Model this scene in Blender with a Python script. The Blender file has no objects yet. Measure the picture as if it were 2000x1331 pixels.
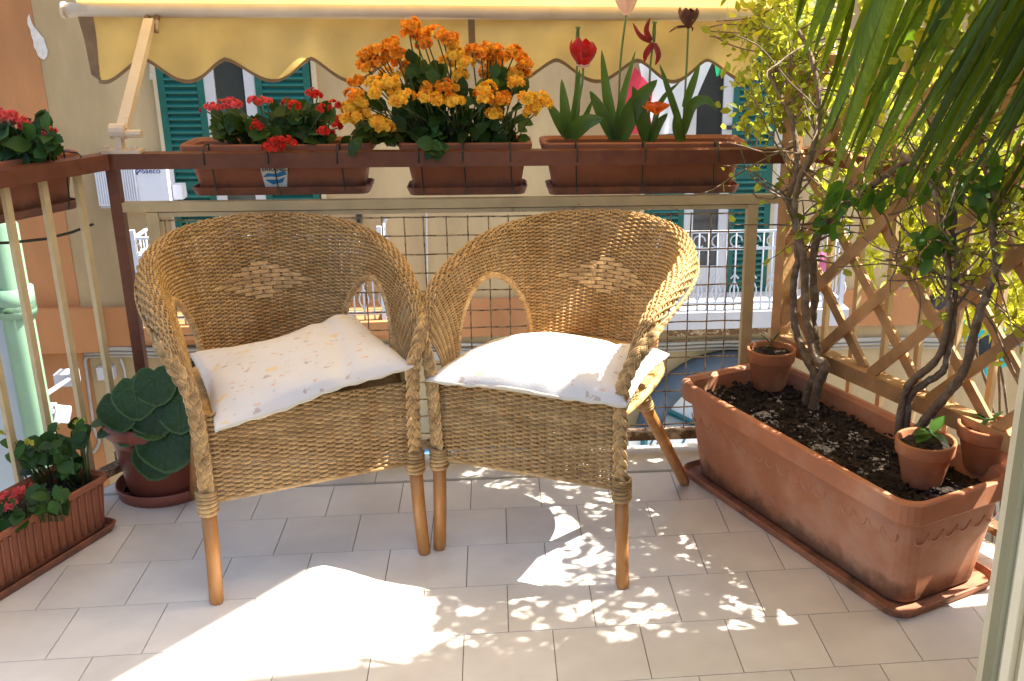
import bpy, math, random
import numpy as np
from mathutils import Vector, Matrix
random.seed(7)
SC = bpy.context.scene
COL = SC.collection
# ------------------------------------------------------------------ camera, sky, sun, exposure
FPX, CXP, CYP, HCAM = 2000.0, 1200.0, 665.5, 1.37
PIT, ROLL, YAW = math.radians(18.5), math.radians(.52), math.radians(-6.7)
def rotz(v, a):
    c, s = math.cos(a), math.sin(a)
    return Vector((v[0]*c - v[1]*s, v[0]*s + v[1]*c, v[2]))
_fw = Vector((0, math.cos(PIT), -math.sin(PIT))); _up = Vector((0, math.sin(PIT), math.cos(PIT))); _rt = Vector((1, 0, 0))
_r = _rt*math.cos(ROLL) + _up*math.sin(ROLL); _u = -_rt*math.sin(ROLL) + _up*math.cos(ROLL)
FW, UP, RT = rotz(_fw, YAW), rotz(_u, YAW), rotz(_r, YAW)
EYE = Vector((0, 0, HCAM))
cd = bpy.data.cameras.new('camera'); cam = bpy.data.objects.new('camera', cd); COL.objects.link(cam)
cd.sensor_fit = 'HORIZONTAL'; cd.sensor_width = 36; cd.lens = 36*FPX/2000; cd.shift_x = -(CXP-1000)/2000; cd.shift_y = 0
cd.clip_start = .02; cd.clip_end = 300
cam.matrix_world = Matrix(((RT.x, UP.x, -FW.x, EYE.x), (RT.y, UP.y, -FW.y, EYE.y), (RT.z, UP.z, -FW.z, EYE.z), (0, 0, 0, 1)))
SC.camera = cam
KX, KY = .66, .04                      # horizontal run of a sun ray per metre of fall
SUN = Vector((KX, KY, 1)).normalized()   # towards the sun
w = bpy.data.worlds.new('World'); SC.world = w; w.use_nodes = True
nt = w.node_tree; nt.nodes.clear()
sky = nt.nodes.new('ShaderNodeTexSky'); sky.sky_type = 'NISHITA'; sky.sun_disc = False
sky.sun_elevation = math.asin(SUN.z); sky.sun_rotation = math.atan2(KX, KY)
sky.air_density = 1.0; sky.dust_density = 4.0; sky.ozone_density = .3
bg = nt.nodes.new('ShaderNodeBackground'); bg.inputs[1].default_value = .115
wo = nt.nodes.new('ShaderNodeOutputWorld'); nt.links.new(sky.outputs[0], bg.inputs[0]); nt.links.new(bg.outputs[0], wo.inputs[0])
ld = bpy.data.lights.new('sun', 'SUN'); ld.energy = 5; ld.angle = math.radians(.53); ld.color = (1, .95, .86)
lo = bpy.data.objects.new('sun', ld); COL.objects.link(lo); lo.rotation_euler = SUN.to_track_quat('Z', 'Y').to_euler(); lo.location = (6, 6, 8)
vs = SC.view_settings; vs.view_transform = 'Standard'; vs.look = 'None'; vs.exposure = 1.8; vs.gamma = 1.0
SC.cycles.max_bounces = 6; SC.cycles.diffuse_bounces = 4; SC.cycles.glossy_bounces = 2; SC.cycles.transmission_bounces = 3; SC.cycles.caustics_reflective = False; SC.cycles.caustics_refractive = False

# ------------------------------------------------------------------ measuring helpers (photo pixel + a known plane -> point in the place)
def ray(x, y): return FW*FPX + RT*(x-CXP) - UP*(y-CYP)
def onz(x, y, z=0.0): d = ray(x, y); return EYE + d*((z-HCAM)/d.z)
def ony(x, y, Y): d = ray(x, y); return EYE + d*(Y/d.y)
def onp(x, y, P, N): d = ray(x, y); return EYE + d*((P-EYE).dot(N)/d.dot(N))
TP = Vector((.86, 2.93, 0)); TD = Vector((.4, -.916, 0)).normalized(); TN = Vector((.916, .4, 0)).normalized()
def ont(x, y, n=0.0): return onp(x, y, TP + TN*n, TN)       # plane parallel to the trellis
def tp(s, n, z): return TP + TD*s + TN*n + Vector((0, 0, z))
def shadow(P, h=0.0): return (P.x - (P.z-h)*KX, P.y - (P.z-h)*KY)

# ------------------------------------------------------------------ materials
def hexc(r, g, b): return (r, g, b, 1)
def M(name, c, rough=.6, var=.12, scale=25, bump=0, bscale=80, trans=0, tcol=None, isl=0, objr=0, metal=0, spec=.4, c2=None, c2scale=6, c2lo=.5, c2hi=.6, coat=0, stretch=None):
    m = bpy.data.materials.new(name); m.use_nodes = True
    n = m.node_tree; N = n.nodes; L = n.links
    b = N['Principled BSDF']; out = N['Material Output']
    b.inputs['Roughness'].default_value = rough; b.inputs['Metallic'].default_value = metal
    b.inputs['Specular IOR Level'].default_value = spec; b.inputs['Coat Weight'].default_value = coat
    tc = N.new('ShaderNodeTexCoord'); src = tc.outputs['Object']
    if stretch:
        mp = N.new('ShaderNodeMapping'); mp.inputs['Scale'].default_value = stretch; L.new(src, mp.inputs[0]); src = mp.outputs[0]
    nz = N.new('ShaderNodeTexNoise'); nz.inputs['Scale'].default_value = scale; nz.inputs['Detail'].default_value = 5; L.new(src, nz.inputs['Vector'])
    mr = N.new('ShaderNodeMapRange'); mr.inputs[1].default_value = .3; mr.inputs[2].default_value = .7; mr.inputs[3].default_value = 1-var; mr.inputs[4].default_value = 1+var
    L.new(nz.outputs['Fac'], mr.inputs[0]); val = mr.outputs[0]
    def mul(a, bsock):
        q = N.new('ShaderNodeMath'); q.operation = 'MULTIPLY'; L.new(a, q.inputs[0]); L.new(bsock, q.inputs[1]); return q.outputs[0]
    for amt, kind in ((isl, 'g'), (objr, 'o')):
        if amt:
            s_ = N.new('ShaderNodeNewGeometry').outputs['Random Per Island'] if kind == 'g' else N.new('ShaderNodeObjectInfo').outputs['Random']
            r_ = N.new('ShaderNodeMapRange'); r_.inputs[3].default_value = 1-amt; r_.inputs[4].default_value = 1+amt; L.new(s_, r_.inputs[0]); val = mul(val, r_.outputs[0])
    base = N.new('ShaderNodeRGB'); base.outputs[0].default_value = hexc(*c); cs = base.outputs[0]
    if c2:
        n2 = N.new('ShaderNodeTexNoise'); n2.inputs['Scale'].default_value = c2scale; n2.inputs['Detail'].default_value = 6; n2.inputs['Roughness'].default_value = .65; L.new(src, n2.inputs['Vector'])
        f = N.new('ShaderNodeMapRange'); f.inputs[1].default_value = c2lo; f.inputs[2].default_value = c2hi; L.new(n2.outputs['Fac'], f.inputs[0])
        mx = N.new('ShaderNodeMix'); mx.data_type = 'RGBA'; L.new(f.outputs[0], mx.inputs[0]); L.new(cs, mx.inputs[6]); mx.inputs[7].default_value = hexc(*c2); cs = mx.outputs[2]
    vm = N.new('ShaderNodeVectorMath'); vm.operation = 'SCALE'; L.new(cs, vm.inputs[0]); L.new(val, vm.inputs['Scale'])
    L.new(vm.outputs[0], b.inputs['Base Color'])
    if bump:
        nb = N.new('ShaderNodeTexNoise'); nb.inputs['Scale'].default_value = bscale; nb.inputs['Detail'].default_value = 6; L.new(src, nb.inputs['Vector'])
        bp = N.new('ShaderNodeBump'); bp.inputs['Strength'].default_value = bump; bp.inputs['Distance'].default_value = .01; L.new(nb.outputs['Fac'], bp.inputs['Height']); L.new(bp.outputs[0], b.inputs['Normal'])
    if trans:
        tr = N.new('ShaderNodeBsdfTranslucent'); mixs = N.new('ShaderNodeMixShader'); mixs.inputs[0].default_value = trans
        v2 = N.new('ShaderNodeVectorMath'); v2.operation = 'SCALE'; t0 = N.new('ShaderNodeRGB'); t0.outputs[0].default_value = hexc(*(tcol or c)); L.new(t0.outputs[0], v2.inputs[0]); L.new(val, v2.inputs['Scale'])
        L.new(v2.outputs[0], tr.inputs[0]); L.new(b.outputs[0], mixs.inputs[1]); L.new(tr.outputs[0], mixs.inputs[2]); L.new(mixs.outputs[0], out.inputs[0])
    return m
MT = {}
MT['tile'] = M('tile_glaze', (.73, .685, .605), .3, .06, 9, .03, 60, objr=.05, spec=.45, c2=(.64, .585, .50), c2scale=2.3, c2lo=.42, c2hi=.8)
MT['grout'] = M('grout', (.26, .21, .165), .95, .2, 40)
MT['marble'] = M('marble_kerb', (.60, .55, .46), .45, .08, 14, .02, 50, c2=(.4, .34, .26), c2scale=9, c2lo=.58, c2hi=.75)
MT['concrete'] = M('concrete', (.35, .32, .28), .9, .15, 12, .3, 40)
MT['railred'] = M('oxide_red_paint', (.13, .041, .018), .42, .15, 30, .05, 120, c2=(.09, .022, .014), c2scale=14, c2lo=.5, c2hi=.75)
MT['beige'] = M('beige_enamel', (.50, .38, .20), .45, .1, 18, .05, 90, c2=(.24, .12, .05), c2scale=11, c2lo=.68, c2hi=.74)
MT['wire'] = M('painted_wire', (.40, .29, .14), .5, .3, 40, c2=(.10, .055, .03), c2scale=30, c2lo=.45, c2hi=.6)
MT['rust'] = M('rusty_frame', (.16, .085, .04), .85, .35, 30, .3, 60, c2=(.42, .33, .2), c2scale=22, c2lo=.5, c2hi=.58)
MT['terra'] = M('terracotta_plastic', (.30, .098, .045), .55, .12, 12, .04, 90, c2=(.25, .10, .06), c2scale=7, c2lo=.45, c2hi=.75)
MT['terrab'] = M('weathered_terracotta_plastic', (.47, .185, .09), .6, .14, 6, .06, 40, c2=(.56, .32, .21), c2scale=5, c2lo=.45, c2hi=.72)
MT['terrac'] = M('weathered_terracotta_relief', (.47, .185, .09), .6, .14, 6, .06, 40, c2=(.56, .32, .21), c2scale=5, c2lo=.45, c2hi=.72)
MT['terrat'] = M('dirty_terracotta_saucer', (.36, .15, .08), .75, .2, 14, .15, 60, c2=(.12, .07, .04), c2scale=9, c2lo=.48, c2hi=.66)
def grime(m, z0, z1, col):          # damp grime creeping up from the foot of the box
    n = m.node_tree; N = n.nodes; L = n.links; b = N['Principled BSDF']; prev = b.inputs['Base Color'].links[0].from_socket
    tc = N.new('ShaderNodeTexCoord'); sx = N.new('ShaderNodeSeparateXYZ'); L.new(tc.outputs['Object'], sx.inputs[0])
    nz = N.new('ShaderNodeTexNoise'); nz.inputs['Scale'].default_value = 13; nz.inputs['Detail'].default_value = 7; nz.inputs['Roughness'].default_value = .7; L.new(tc.outputs['Object'], nz.inputs['Vector'])
    ma = N.new('ShaderNodeMath'); ma.operation = 'MULTIPLY_ADD'; L.new(nz.outputs['Fac'], ma.inputs[0]); ma.inputs[1].default_value = -.16; L.new(sx.outputs['Z'], ma.inputs[2])
    mr = N.new('ShaderNodeMapRange'); mr.inputs[1].default_value = z0-.08; mr.inputs[2].default_value = z1-.08; mr.inputs[3].default_value = .7; mr.inputs[4].default_value = 0; L.new(ma.outputs[0], mr.inputs[0])
    mx = N.new('ShaderNodeMix'); mx.data_type = 'RGBA'; L.new(mr.outputs[0], mx.inputs[0]); L.new(prev, mx.inputs[6]); mx.inputs[7].default_value = (*col, 1); L.new(mx.outputs[2], b.inputs['Base Color'])
    return m
grime(MT['terrab'], .028, .075, (.06, .035, .018))
grime(MT['terra'], .0, .04, (.09, .04, .025))
MT['terrap'] = M('plum_terracotta_plastic', (.25, .075, .05), .45, .08, 8, .02, 40)
MT['clay'] = M('fired_clay', (.37, .14, .06), .85, .12, 22, .08, 90, c2=(.48, .27, .16), c2scale=7, c2lo=.5, c2hi=.72)
MT['soil'] = M('potting_soil', (.028, .018, .012), .95, .5, 90, 1, 140, c2=(.075, .05, .032), c2scale=60, c2lo=.55, c2hi=.65)
MT['rattan'] = M('woven_rattan', (.47, .30, .13), .5, .2, 60, isl=.16, spec=.3, c2=(.33, .18, .06), c2scale=9, c2lo=.45, c2hi=.7)
MT['braid'] = M('braided_rattan', (.50, .32, .14), .5, .25, 70, isl=.3, spec=.3, c2=(.27, .155, .06), c2scale=20, c2lo=.45, c2hi=.7)
MT['cane'] = M('rattan_cane', (.45, .20, .055), .35, .16, 8, .04, 60, spec=.45, c2=(.26, .11, .035), c2scale=6, c2lo=.45, c2hi=.75, stretch=(6, 6, 1))
MT['awn'] = M('awning_cloth', (.52, .385, .16), .8, .12, 7, .08, 400, trans=.58, tcol=(.84, .57, .17), spec=.15)
MT['awnfold'] = MT['awn']
MT['awntrim'] = M('awning_trim', (.24, .16, .09), .85, .12, 40, trans=.2, tcol=(.3, .19, .08))
MT['cream'] = M('cream_enamel', (.62, .50, .36), .35, .06, 15, c2=(.46, .33, .2), c2scale=8, c2lo=.62, c2hi=.78)
MT['darkwire'] = M('dark_green_wire', (.02, .03, .022), .5, .2, 40)
MT['pine'] = M('trellis_pine', (.42, .235, .10), .7, .2, 14, .15, 90, objr=.15, c2=(.29, .15, .065), c2scale=5, c2lo=.5, c2hi=.7)
MT['bark'] = M('grey_brown_bark', (.15, .105, .07), .9, .3, 40, .7, 70, c2=(.26, .22, .17), c2scale=25, c2lo=.52, c2hi=.68)
MT['kleaf'] = M('succulent_leaf', (.022, .062, .010), .5, .25, 40, objr=.5, spec=.25, trans=.15, tcol=(.13, .25, .02))
MT['kstem'] = M('green_stem', (.07, .10, .03), .6, .2, 40)
MT['cleaf'] = M('dark_heart_leaf', (.018, .055, .012), .45, .25, 30, .1, 40, objr=.5, spec=.35, trans=.12, tcol=(.10, .24, .03), c2=(.035, .075, .03), c2scale=7, c2lo=.5, c2hi=.7)
MT['cleafm'] = M('pale_leaf_margin', (.06, .12, .04), .5, .2, 30, objr=.3, spec=.3)
MT['tleaf'] = M('tulip_leaf', (.06, .125, .035), .42, .12, 25, objr=.2, trans=.25, tcol=(.16, .33, .04), stretch=(1, 12, 1))
MT['tstem'] = M('tulip_stem', (.13, .20, .06), .5, .12, 25)
MT['palm'] = M('palm_leaflet', (.034, .082, .012), .42, .25, 14, objr=.6, spec=.35, trans=.33, tcol=(.21, .35, .016), c2=(.085, .15, .014), c2scale=3, c2lo=.5, c2hi=.7, stretch=(2, 40, 1))
MT['vine'] = M('vine_leaf', (.15, .20, .03), .5, .15, 30, isl=.4, trans=.5, tcol=(.55, .58, .05))
MT['vinedk'] = M('glossy_green_leaf', (.04, .115, .02), .35, .15, 30, objr=.25, trans=.25, tcol=(.18, .42, .03))
MT['maple'] = M('yellow_green_lobed_leaf', (.22, .27, .03), .55, .15, 30, isl=.3, trans=.55, tcol=(.75, .72, .05))
MT['orange'] = M('orange_petal', (.80, .26, .015), .6, .2, 60, isl=.35, trans=.3, tcol=(1, .45, .02), c2=(.88, .46, .03), c2scale=30, c2lo=.45, c2hi=.62)
MT['yellow'] = M('yellow_petal', (.88, .56, .05), .6, .15, 60, isl=.2, trans=.3, tcol=(1, .62, .05), c2=(.85, .28, .02), c2scale=40, c2lo=.5, c2hi=.68)
MT['red'] = M('red_petal', (.60, .03, .015), .6, .2, 60, isl=.35, trans=.25, tcol=(.9, .06, .02))
MT['pink'] = M('coral_pink_petal', (.68, .09, .085), .6, .2, 60, isl=.3, trans=.25, tcol=(.9, .15, .12))
MT['ybud'] = M('yellow_green_bud', (.42, .40, .04), .6, .2, 60, isl=.3)
MT['tred'] = M('tulip_red_petal', (.36, .008, .010), .45, .3, 20, trans=.3, tcol=(.7, .02, .02), c2=(.55, .10, .08), c2scale=14, c2lo=.58, c2hi=.75, stretch=(1, 14, 1))
MT['twhite'] = M('tulip_striped_petal', (.80, .62, .52), .45, .1, 20, trans=.35, tcol=(.95, .65, .5), c2=(.62, .06, .05), c2scale=22, c2lo=.55, c2hi=.6, stretch=(.25, 2.2, 1))
MT['tdark'] = M('withered_tulip_petal', (.13, .012, .018), .5, .25, 25, trans=.2, tcol=(.5, .03, .03))
MT['tbrown'] = M('dried_tulip_petal', (.10, .03, .018), .7, .3, 25, c2=(.35, .17, .05), c2scale=40, c2lo=.55, c2hi=.65)
MT['torange'] = M('tulip_orange_petal', (.62, .11, .02), .45, .2, 25, trans=.3, tcol=(.9, .25, .03))
# ---- far side of the street
MT['wall'] = M('ochre_plaster', (.43, .315, .165), .95, .16, 1.3, .3, 25, stretch=(1, 1, .35), c2=(.32, .225, .115), c2scale=1.1, c2lo=.42, c2hi=.72)
MT['worange'] = M('orange_plaster', (.41, .185, .072), .95, .14, 1.6, .3, 25, stretch=(1, 1, .4), c2=(.32, .14, .055), c2scale=.9, c2lo=.42, c2hi=.7)
MT['wgrey'] = M('grey_plaster', (.34, .32, .28), .95, .15, 2, .15, 25)
MT['wgreyblue'] = M('grey_blue_plaster', (.36, .40, .42), .95, .12, 2, .15, 25)
MT['surr'] = M('pale_plaster_surround', (.46, .38, .25), .95, .12, 3, .2, 25)
MT['shut'] = M('green_shutter_paint', (.004, .085, .062), .5, .15, 6)
MT['slat'] = M('green_shutter_slat', (.016, .13, .11), .5, .15, 6)
MT['white'] = M('white_paint', (.46, .46, .47), .5, .06, 5)
MT['whiteiron'] = M('white_iron', (.50, .53, .58), .45, .06, 15)
MT['glass'] = M('dark_window_glass', (.035, .038, .035), .12, .3, 1.5, spec=.6)
MT['dark'] = M('dark_interior', (.02, .018, .015), .9, .2, 3)
MT['ac'] = M('air_conditioner_shell', (.60, .62, .68), .45, .03, 5)
MT['acgrille'] = M('air_conditioner_grille', (.42, .43, .46), .6, .06, 5)
MT['navy'] = M('navy_print', (.02, .03, .16), .6, .05, 5)
MT['plug'] = M('bare_plaster_patch', (.60, .55, .50), .9, .1, 20, .3, 30)
MT['pipe'] = M('pale_green_pipe', (.17, .29, .19), .45, .08, 5)
MT['street'] = M('street_paving', (.22, .21, .2), .9, .2, 3, .2, 20)
MT['flagp'] = M('flag_red_cloth', (.62, .05, .09), .8, .06, 8, trans=.45, tcol=(.9, .10, .16))
MT['flagw'] = M('flag_white_cloth', (.8, .82, .86), .8, .04, 8, trans=.45, tcol=(.9, .92, .95))
MT['flagg'] = M('flag_green_cloth', (.02, .3, .14), .8, .06, 8, trans=.45, tcol=(.03, .45, .2))
MT['teal'] = M('turquoise_panel', (.03, .42, .42), .5, .08, 5, trans=.2, tcol=(.05, .7, .65))
MT['blackm'] = M('black_metal', (.02, .022, .025), .5, .2, 8)
MT['pinkc'] = M('pink_laundry', (.72, .22, .42), .85, .1, 8, trans=.3, tcol=(.9, .3, .5))
MT['tealp'] = M('dark_teal_paint', (.03, .16, .17), .5, .12, 8)
MT['slate'] = M('slate_blue_stone', (.09, .12, .15), .8, .2, 3)
MT['bluea'] = M('blue_canvas', (.08, .20, .40), .8, .1, 3)
MT['sign'] = M('white_signboard', (.85, .85, .82), .6, .04, 3)
MT['doorf'] = M('cream_door_frame', (.60, .55, .38), .4, .06, 6, c2=(.42, .37, .24), c2scale=3, c2lo=.55, c2hi=.8)
MT['doorfd'] = M('olive_door_edge', (.22, .22, .13), .5, .1, 6)
MT['paper'] = M('sticker_paper', (.75, .74, .68), .6, .04, 20)
MT['blue'] = M('sticker_blue', (.02, .22, .5), .6, .15, 40)
MT['black'] = M('black_print', (.02, .02, .02), .7, .05, 20)
def cushion_mat():
    m = M('printed_cotton', (.66, .64, .63), .9, .03, 12, .12, 300, spec=.1)
    n = m.node_tree; N = n.nodes; L = n.links; b = N['Principled BSDF']
    prev = b.inputs['Base Color'].links[0].from_socket
    uv = N.new('ShaderNodeTexCoord').outputs['UV']
    for sc, thr, col, seed in ((6.0, .19, (.72, .55, .24, 1), 0.0), (8.5, .15, (.42, .33, .27, 1), 3.7), (9, .14, (.66, .42, .26, 1), 8.1), (12, .12, (.5, .42, .36, 1), 5.3)):
        mp = N.new('ShaderNodeMapping'); mp.inputs['Location'].default_value = (seed, seed*1.7, 0); mp.inputs['Scale'].default_value = (1, 1.6, 1); L.new(uv, mp.inputs[0])
        nz = N.new('ShaderNodeTexNoise'); nz.inputs['Scale'].default_value = 26; L.new(mp.outputs[0], nz.inputs['Vector'])
        ad = N.new('ShaderNodeMixRGB'); ad.blend_type = 'ADD'; ad.inputs[0].default_value = .055; L.new(mp.outputs[0], ad.inputs[1]); L.new(nz.outputs['Color'], ad.inputs[2])
        vo = N.new('ShaderNodeTexVoronoi'); vo.inputs['Scale'].default_value = sc; L.new(ad.outputs[0], vo.inputs['Vector'])
        n3 = N.new('ShaderNodeTexNoise'); n3.inputs['Scale'].default_value = 55; L.new(mp.outputs[0], n3.inputs['Vector'])
        su = N.new('ShaderNodeMath'); su.operation = 'MULTIPLY_ADD'; L.new(n3.outputs['Fac'], su.inputs[0]); su.inputs[1].default_value = .28; L.new(vo.outputs['Distance'], su.inputs[2])
        mr = N.new('ShaderNodeMapRange'); mr.inputs[1].default_value = thr+.13; mr.inputs[2].default_value = thr+.16; mr.inputs[3].default_value = .7; mr.inputs[4].default_value = 0; L.new(su.outputs[0], mr.inputs[0])
        mx = N.new('ShaderNodeMix'); mx.data_type = 'RGBA'; L.new(mr.outputs[0], mx.inputs[0]); L.new(prev, mx.inputs[6]); mx.inputs[7].default_value = col; prev = mx.outputs[2]
    L.new(prev, b.inputs['Base Color'])
    return m
MT['cushion'] = cushion_mat()
MT['hem'] = M('cream_hem', (.64, .60, .50), .9, .05, 30)

# ------------------------------------------------------------------ mesh helpers
class MB:
    def __init__(s): s.v = []; s.f = []; s.uv = None
    def add(s, vs_, fs_):
        o = len(s.v); s.v += [tuple(p) for p in vs_]; s.f += [tuple(i+o for i in f) for f in fs_]; return s
    def box(s, c, size, R=None):
        h = [q/2 for q in size]; P = [Vector((x*h[0], y*h[1], z*h[2])) for z in (-1, 1) for x, y in ((-1, -1), (1, -1), (1, 1), (-1, 1))]
        if R is not None: P = [R @ p for p in P]
        return s.add([p + Vector(c) for p in P], [(3, 2, 1, 0), (4, 5, 6, 7), (0, 1, 5, 4), (1, 2, 6, 5), (2, 3, 7, 6), (3, 0, 4, 7)])
    def beam(s, a, b, wd, ht, up=(0, 0, 1)):
        a, b = Vector(a), Vector(b); d = (b-a); l = d.length; d.normalize(); x = Vector(up).cross(d)
        if x.length < 1e-4: x = Vector((1, 0, 0))
        x.normalize(); u = d.cross(x); R = Matrix((x, u, d)).transposed()
        return s.box((a+b)/2, (wd, ht, l), R)
    def tube(s, pts, r, n=6, up=None, caps=True, flat=1.0):
        pts = [Vector(p) for p in pts]; k = len(pts); o = len(s.v)
        rr = r if isinstance(r, (list, tuple)) else [r]*k
        prev = None
        for i, p in enumerate(pts):
            t = pts[min(i+1, k-1)] - pts[max(i-1, 0)]
            if t.length < 1e-9: t = Vector((0, 0, 1))
            t.normalize()
            if prev is None:
                ref = Vector(up) if up is not None else (Vector((0, 0, 1)) if abs(t.z) < .9 else Vector((1, 0, 0)))
                x = (ref - t*ref.dot(t)); x.normalize()
            else:
                x = prev - t*prev.dot(t)
                if x.length < 1e-6: x = t.orthogonal()
                x.normalize()
            prev = x; y = t.cross(x)
            for j in range(n):
                a = 2*math.pi*j/n; q = p + x*(math.cos(a)*rr[i]*flat) + y*(math.sin(a)*rr[i]); s.v.append((q.x, q.y, q.z))
        for i in range(k-1):
            for j in range(n):
                s.f.append((o+i*n+j, o+i*n+(j+1) % n, o+(i+1)*n+(j+1) % n, o+(i+1)*n+j))
        if caps: s.f.append(tuple(o+j for j in reversed(range(n)))); s.f.append(tuple(o+(k-1)*n+j for j in range(n)))
        return s
    def lathe(s, prof, n=28, c=(0, 0, 0), wob=0):
        o = len(s.v)
        for r, z in prof:
            for j in range(n):
                a = 2*math.pi*j/n; s.v.append((c[0]+r*math.cos(a), c[1]+r*math.sin(a), c[2]+z))
        for i in range(len(prof)-1):
            for j in range(n): s.f.append((o+i*n+j, o+i*n+(j+1) % n, o+(i+1)*n+(j+1) % n, o+(i+1)*n+j))
        return s
    def disc(s, r, c, n=28):
        o = len(s.v); s.v += [(c[0]+r*math.cos(2*math.pi*j/n), c[1]+r*math.sin(2*math.pi*j/n), c[2]) for j in range(n)]; s.f.append(tuple(range(o, o+n))); return s
    def grid(s, fn, nu, nv):
        o = len(s.v)
        for i in range(nu+1):
            for j in range(nv+1): s.v.append(tuple(fn(i/nu, j/nv)))
        for i in range(nu):
            for j in range(nv): a = o+i*(nv+1)+j; s.f.append((a, a+nv+1, a+nv+2, a+1))
        return s
    def loops(s, L):
        o = len(s.v); n = len(L[0])
        for l in L: s.v += [tuple(p) for p in l]
        for i in range(len(L)-1):
            for j in range(n): s.f.append((o+i*n+j, o+i*n+(j+1) % n, o+(i+1)*n+(j+1) % n, o+(i+1)*n+j))
        return s
    def mesh(s, name, mat, smooth=False, off=None):
        me = bpy.data.meshes.new(name)
        v = s.v if off is None else [(p[0]-off[0], p[1]-off[1], p[2]-off[2]) for p in s.v]
        me.from_pydata(v, [], s.f); me.materials.append(MT[mat] if isinstance(mat, str) else mat)
        if smooth: me.polygons.foreach_set('use_smooth', [True]*len(me.polygons))
        me.update(); return me
    def build(s, name, mat, parent=None, smooth=False, world=True):
        off = None
        if parent is not None and world: off = ROOTLOC.get(parent.name, (0, 0, 0))
        o = bpy.data.objects.new(name, s.mesh(name, mat, smooth, off)); COL.objects.link(o)
        if parent is not None:
            o.parent = parent; ROOTLOC[o.name] = ROOTLOC.get(parent.name, (0, 0, 0))
        return o
ROOTLOC = {}
def tag(o, label=None, cat=None, group=None, kind=None):
    if label: o['label'] = label
    if cat: o['category'] = cat
    if group: o['group'] = group
    if kind: o['kind'] = kind
    return o
def thing(name, label, cat, loc=(0, 0, 0), rz=0, group=None):
    o = bpy.data.objects.new(name, None); COL.objects.link(o); o.empty_display_size = .05
    o.location = loc; o.rotation_euler = (0, 0, rz); ROOTLOC[o.name] = tuple(loc)
    return tag(o, label, cat, group)
def inst(name, me, M4, parent):      # a piece sharing its mesh; M4 in the place's coordinates, parent's root unrotated
    o = bpy.data.objects.new(name, me); COL.objects.link(o); o.parent = parent
    l = ROOTLOC.get(parent.name, (0, 0, 0)); ROOTLOC[o.name] = l
    o.matrix_basis = Matrix.Translation((-l[0], -l[1], -l[2])) @ M4; return o
def frame(pos, d, up=(0, 0, 1), sc=1.0, scy=None):
    d = Vector(d).normalized(); up = Vector(up); y = up.cross(d)
    if y.length < 1e-4: y = d.orthogonal()
    y.normalize(); z = d.cross(y)
    m = Matrix((d, y, z)).transposed().to_4x4(); m.translation = Vector(pos)
    return m @ Matrix.Diagonal((sc, scy or sc, sc, 1))
def cr(P, t):      # Catmull-Rom through P, t in 0..len-1
    n = len(P); i = min(int(t), n-2); f = t-i
    a, b, c, d = P[max(i-1, 0)], P[i], P[i+1], P[min(i+2, n-1)]
    return b*1.0 + (c-a)*(.5*f) + (a*2-b*5+c*4-d)*(.5*f*f) + (b*3-a-c*3+d)*(.5*f**3)
def smooth_path(P, k=4):
    P = [Vector(p) for p in P]; n = (len(P)-1)*k
    return [cr(P, i/k) for i in range(n+1)]
def leafmesh(name, mat, L=1.0, W=.5, n=6, fold=.25, curl=.2, peak=.5, wav=0, scal=0):
    mb = MB(); rows = []
    for i in range(n+1):
        t = i/n; wd = W/2*max(0, math.sin(math.pi*t**(math.log(.5)/math.log(peak))))**.75 if 0 < t < 1 else W*.02
        if scal: wd *= 1 + scal*(1 if i % 2 else -1)
        x = L*(t - .15*curl*t*t); z = -curl*L*t*t
        wz = wav*math.sin(t*9)
        rows.append([(x, wd, z+fold*wd+wz), (x, 0, z), (x, -wd, z+fold*wd-wz)])
    mb.v = [p for r in rows for p in r]
    for i in range(n):
        a = 3*i; mb.f += [(a, a+1, a+4, a+3), (a+1, a+2, a+5, a+4)]
    return mb.mesh(name, mat, True)
def textmesh(txt, size, name, mat, shear=0):
    cu = bpy.data.curves.new('t', 'FONT'); cu.body = txt; cu.size = size; cu.align_x = 'CENTER'; cu.shear = shear; cu.extrude = .0008
    o = bpy.data.objects.new('t', cu); COL.objects.link(o); dg = bpy.context.evaluated_depsgraph_get(); dg.update()
    me = bpy.data.meshes.new_from_object(o.evaluated_get(dg)); me.name = name; me.materials.clear(); me.materials.append(MT[mat])
    bpy.data.objects.remove(o); bpy.data.curves.remove(cu); return me

# ------------------------------------------------------------------ floor, tiles, kerb
CL = Vector((-1.055, 2.95, 0)); LD = Vector((-.5, -.866, 0)).normalized(); LN = Vector((-.866, .5, 0)).normalized()   # left railing line, outward normal
CRr = Vector((.87, 2.95, 0))
def clip(poly, P, N):
    out = []
    for i in range(len(poly)):
        a, b = poly[i], poly[(i+1) % len(poly)]; da, db = (a-P).dot(N), (b-P).dot(N)
        if da <= 0: out.append(a)
        if (da < 0 < db) or (db < 0 < da): out.append(a + (b-a)*(da/(da-db)))
    return out
def prism(poly, z0, z1):
    n = len(poly); mb = MB(); mb.v = [(p.x, p.y, z0) for p in poly] + [(p.x, p.y, z1) for p in poly]
    mb.f = [tuple(range(n, 2*n)), tuple(reversed(range(n)))] + [(i, (i+1) % n, n+(i+1) % n, n+i) for i in range(n)]; return mb
def area(poly): return abs(sum(poly[i].x*poly[(i+1) % len(poly)].y - poly[(i+1) % len(poly)].x*poly[i].y for i in range(len(poly))))/2
sl = [Vector(p) for p in ((-3, .2, 0), (2.6, .2, 0), (2.6, 2.99, 0), (-3, 2.99, 0))]
def balcony(poly, e=0.0): return clip(clip(poly, CL+LN*(.03+e), LN), TP+TN*(.12+e), TN)
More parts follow.
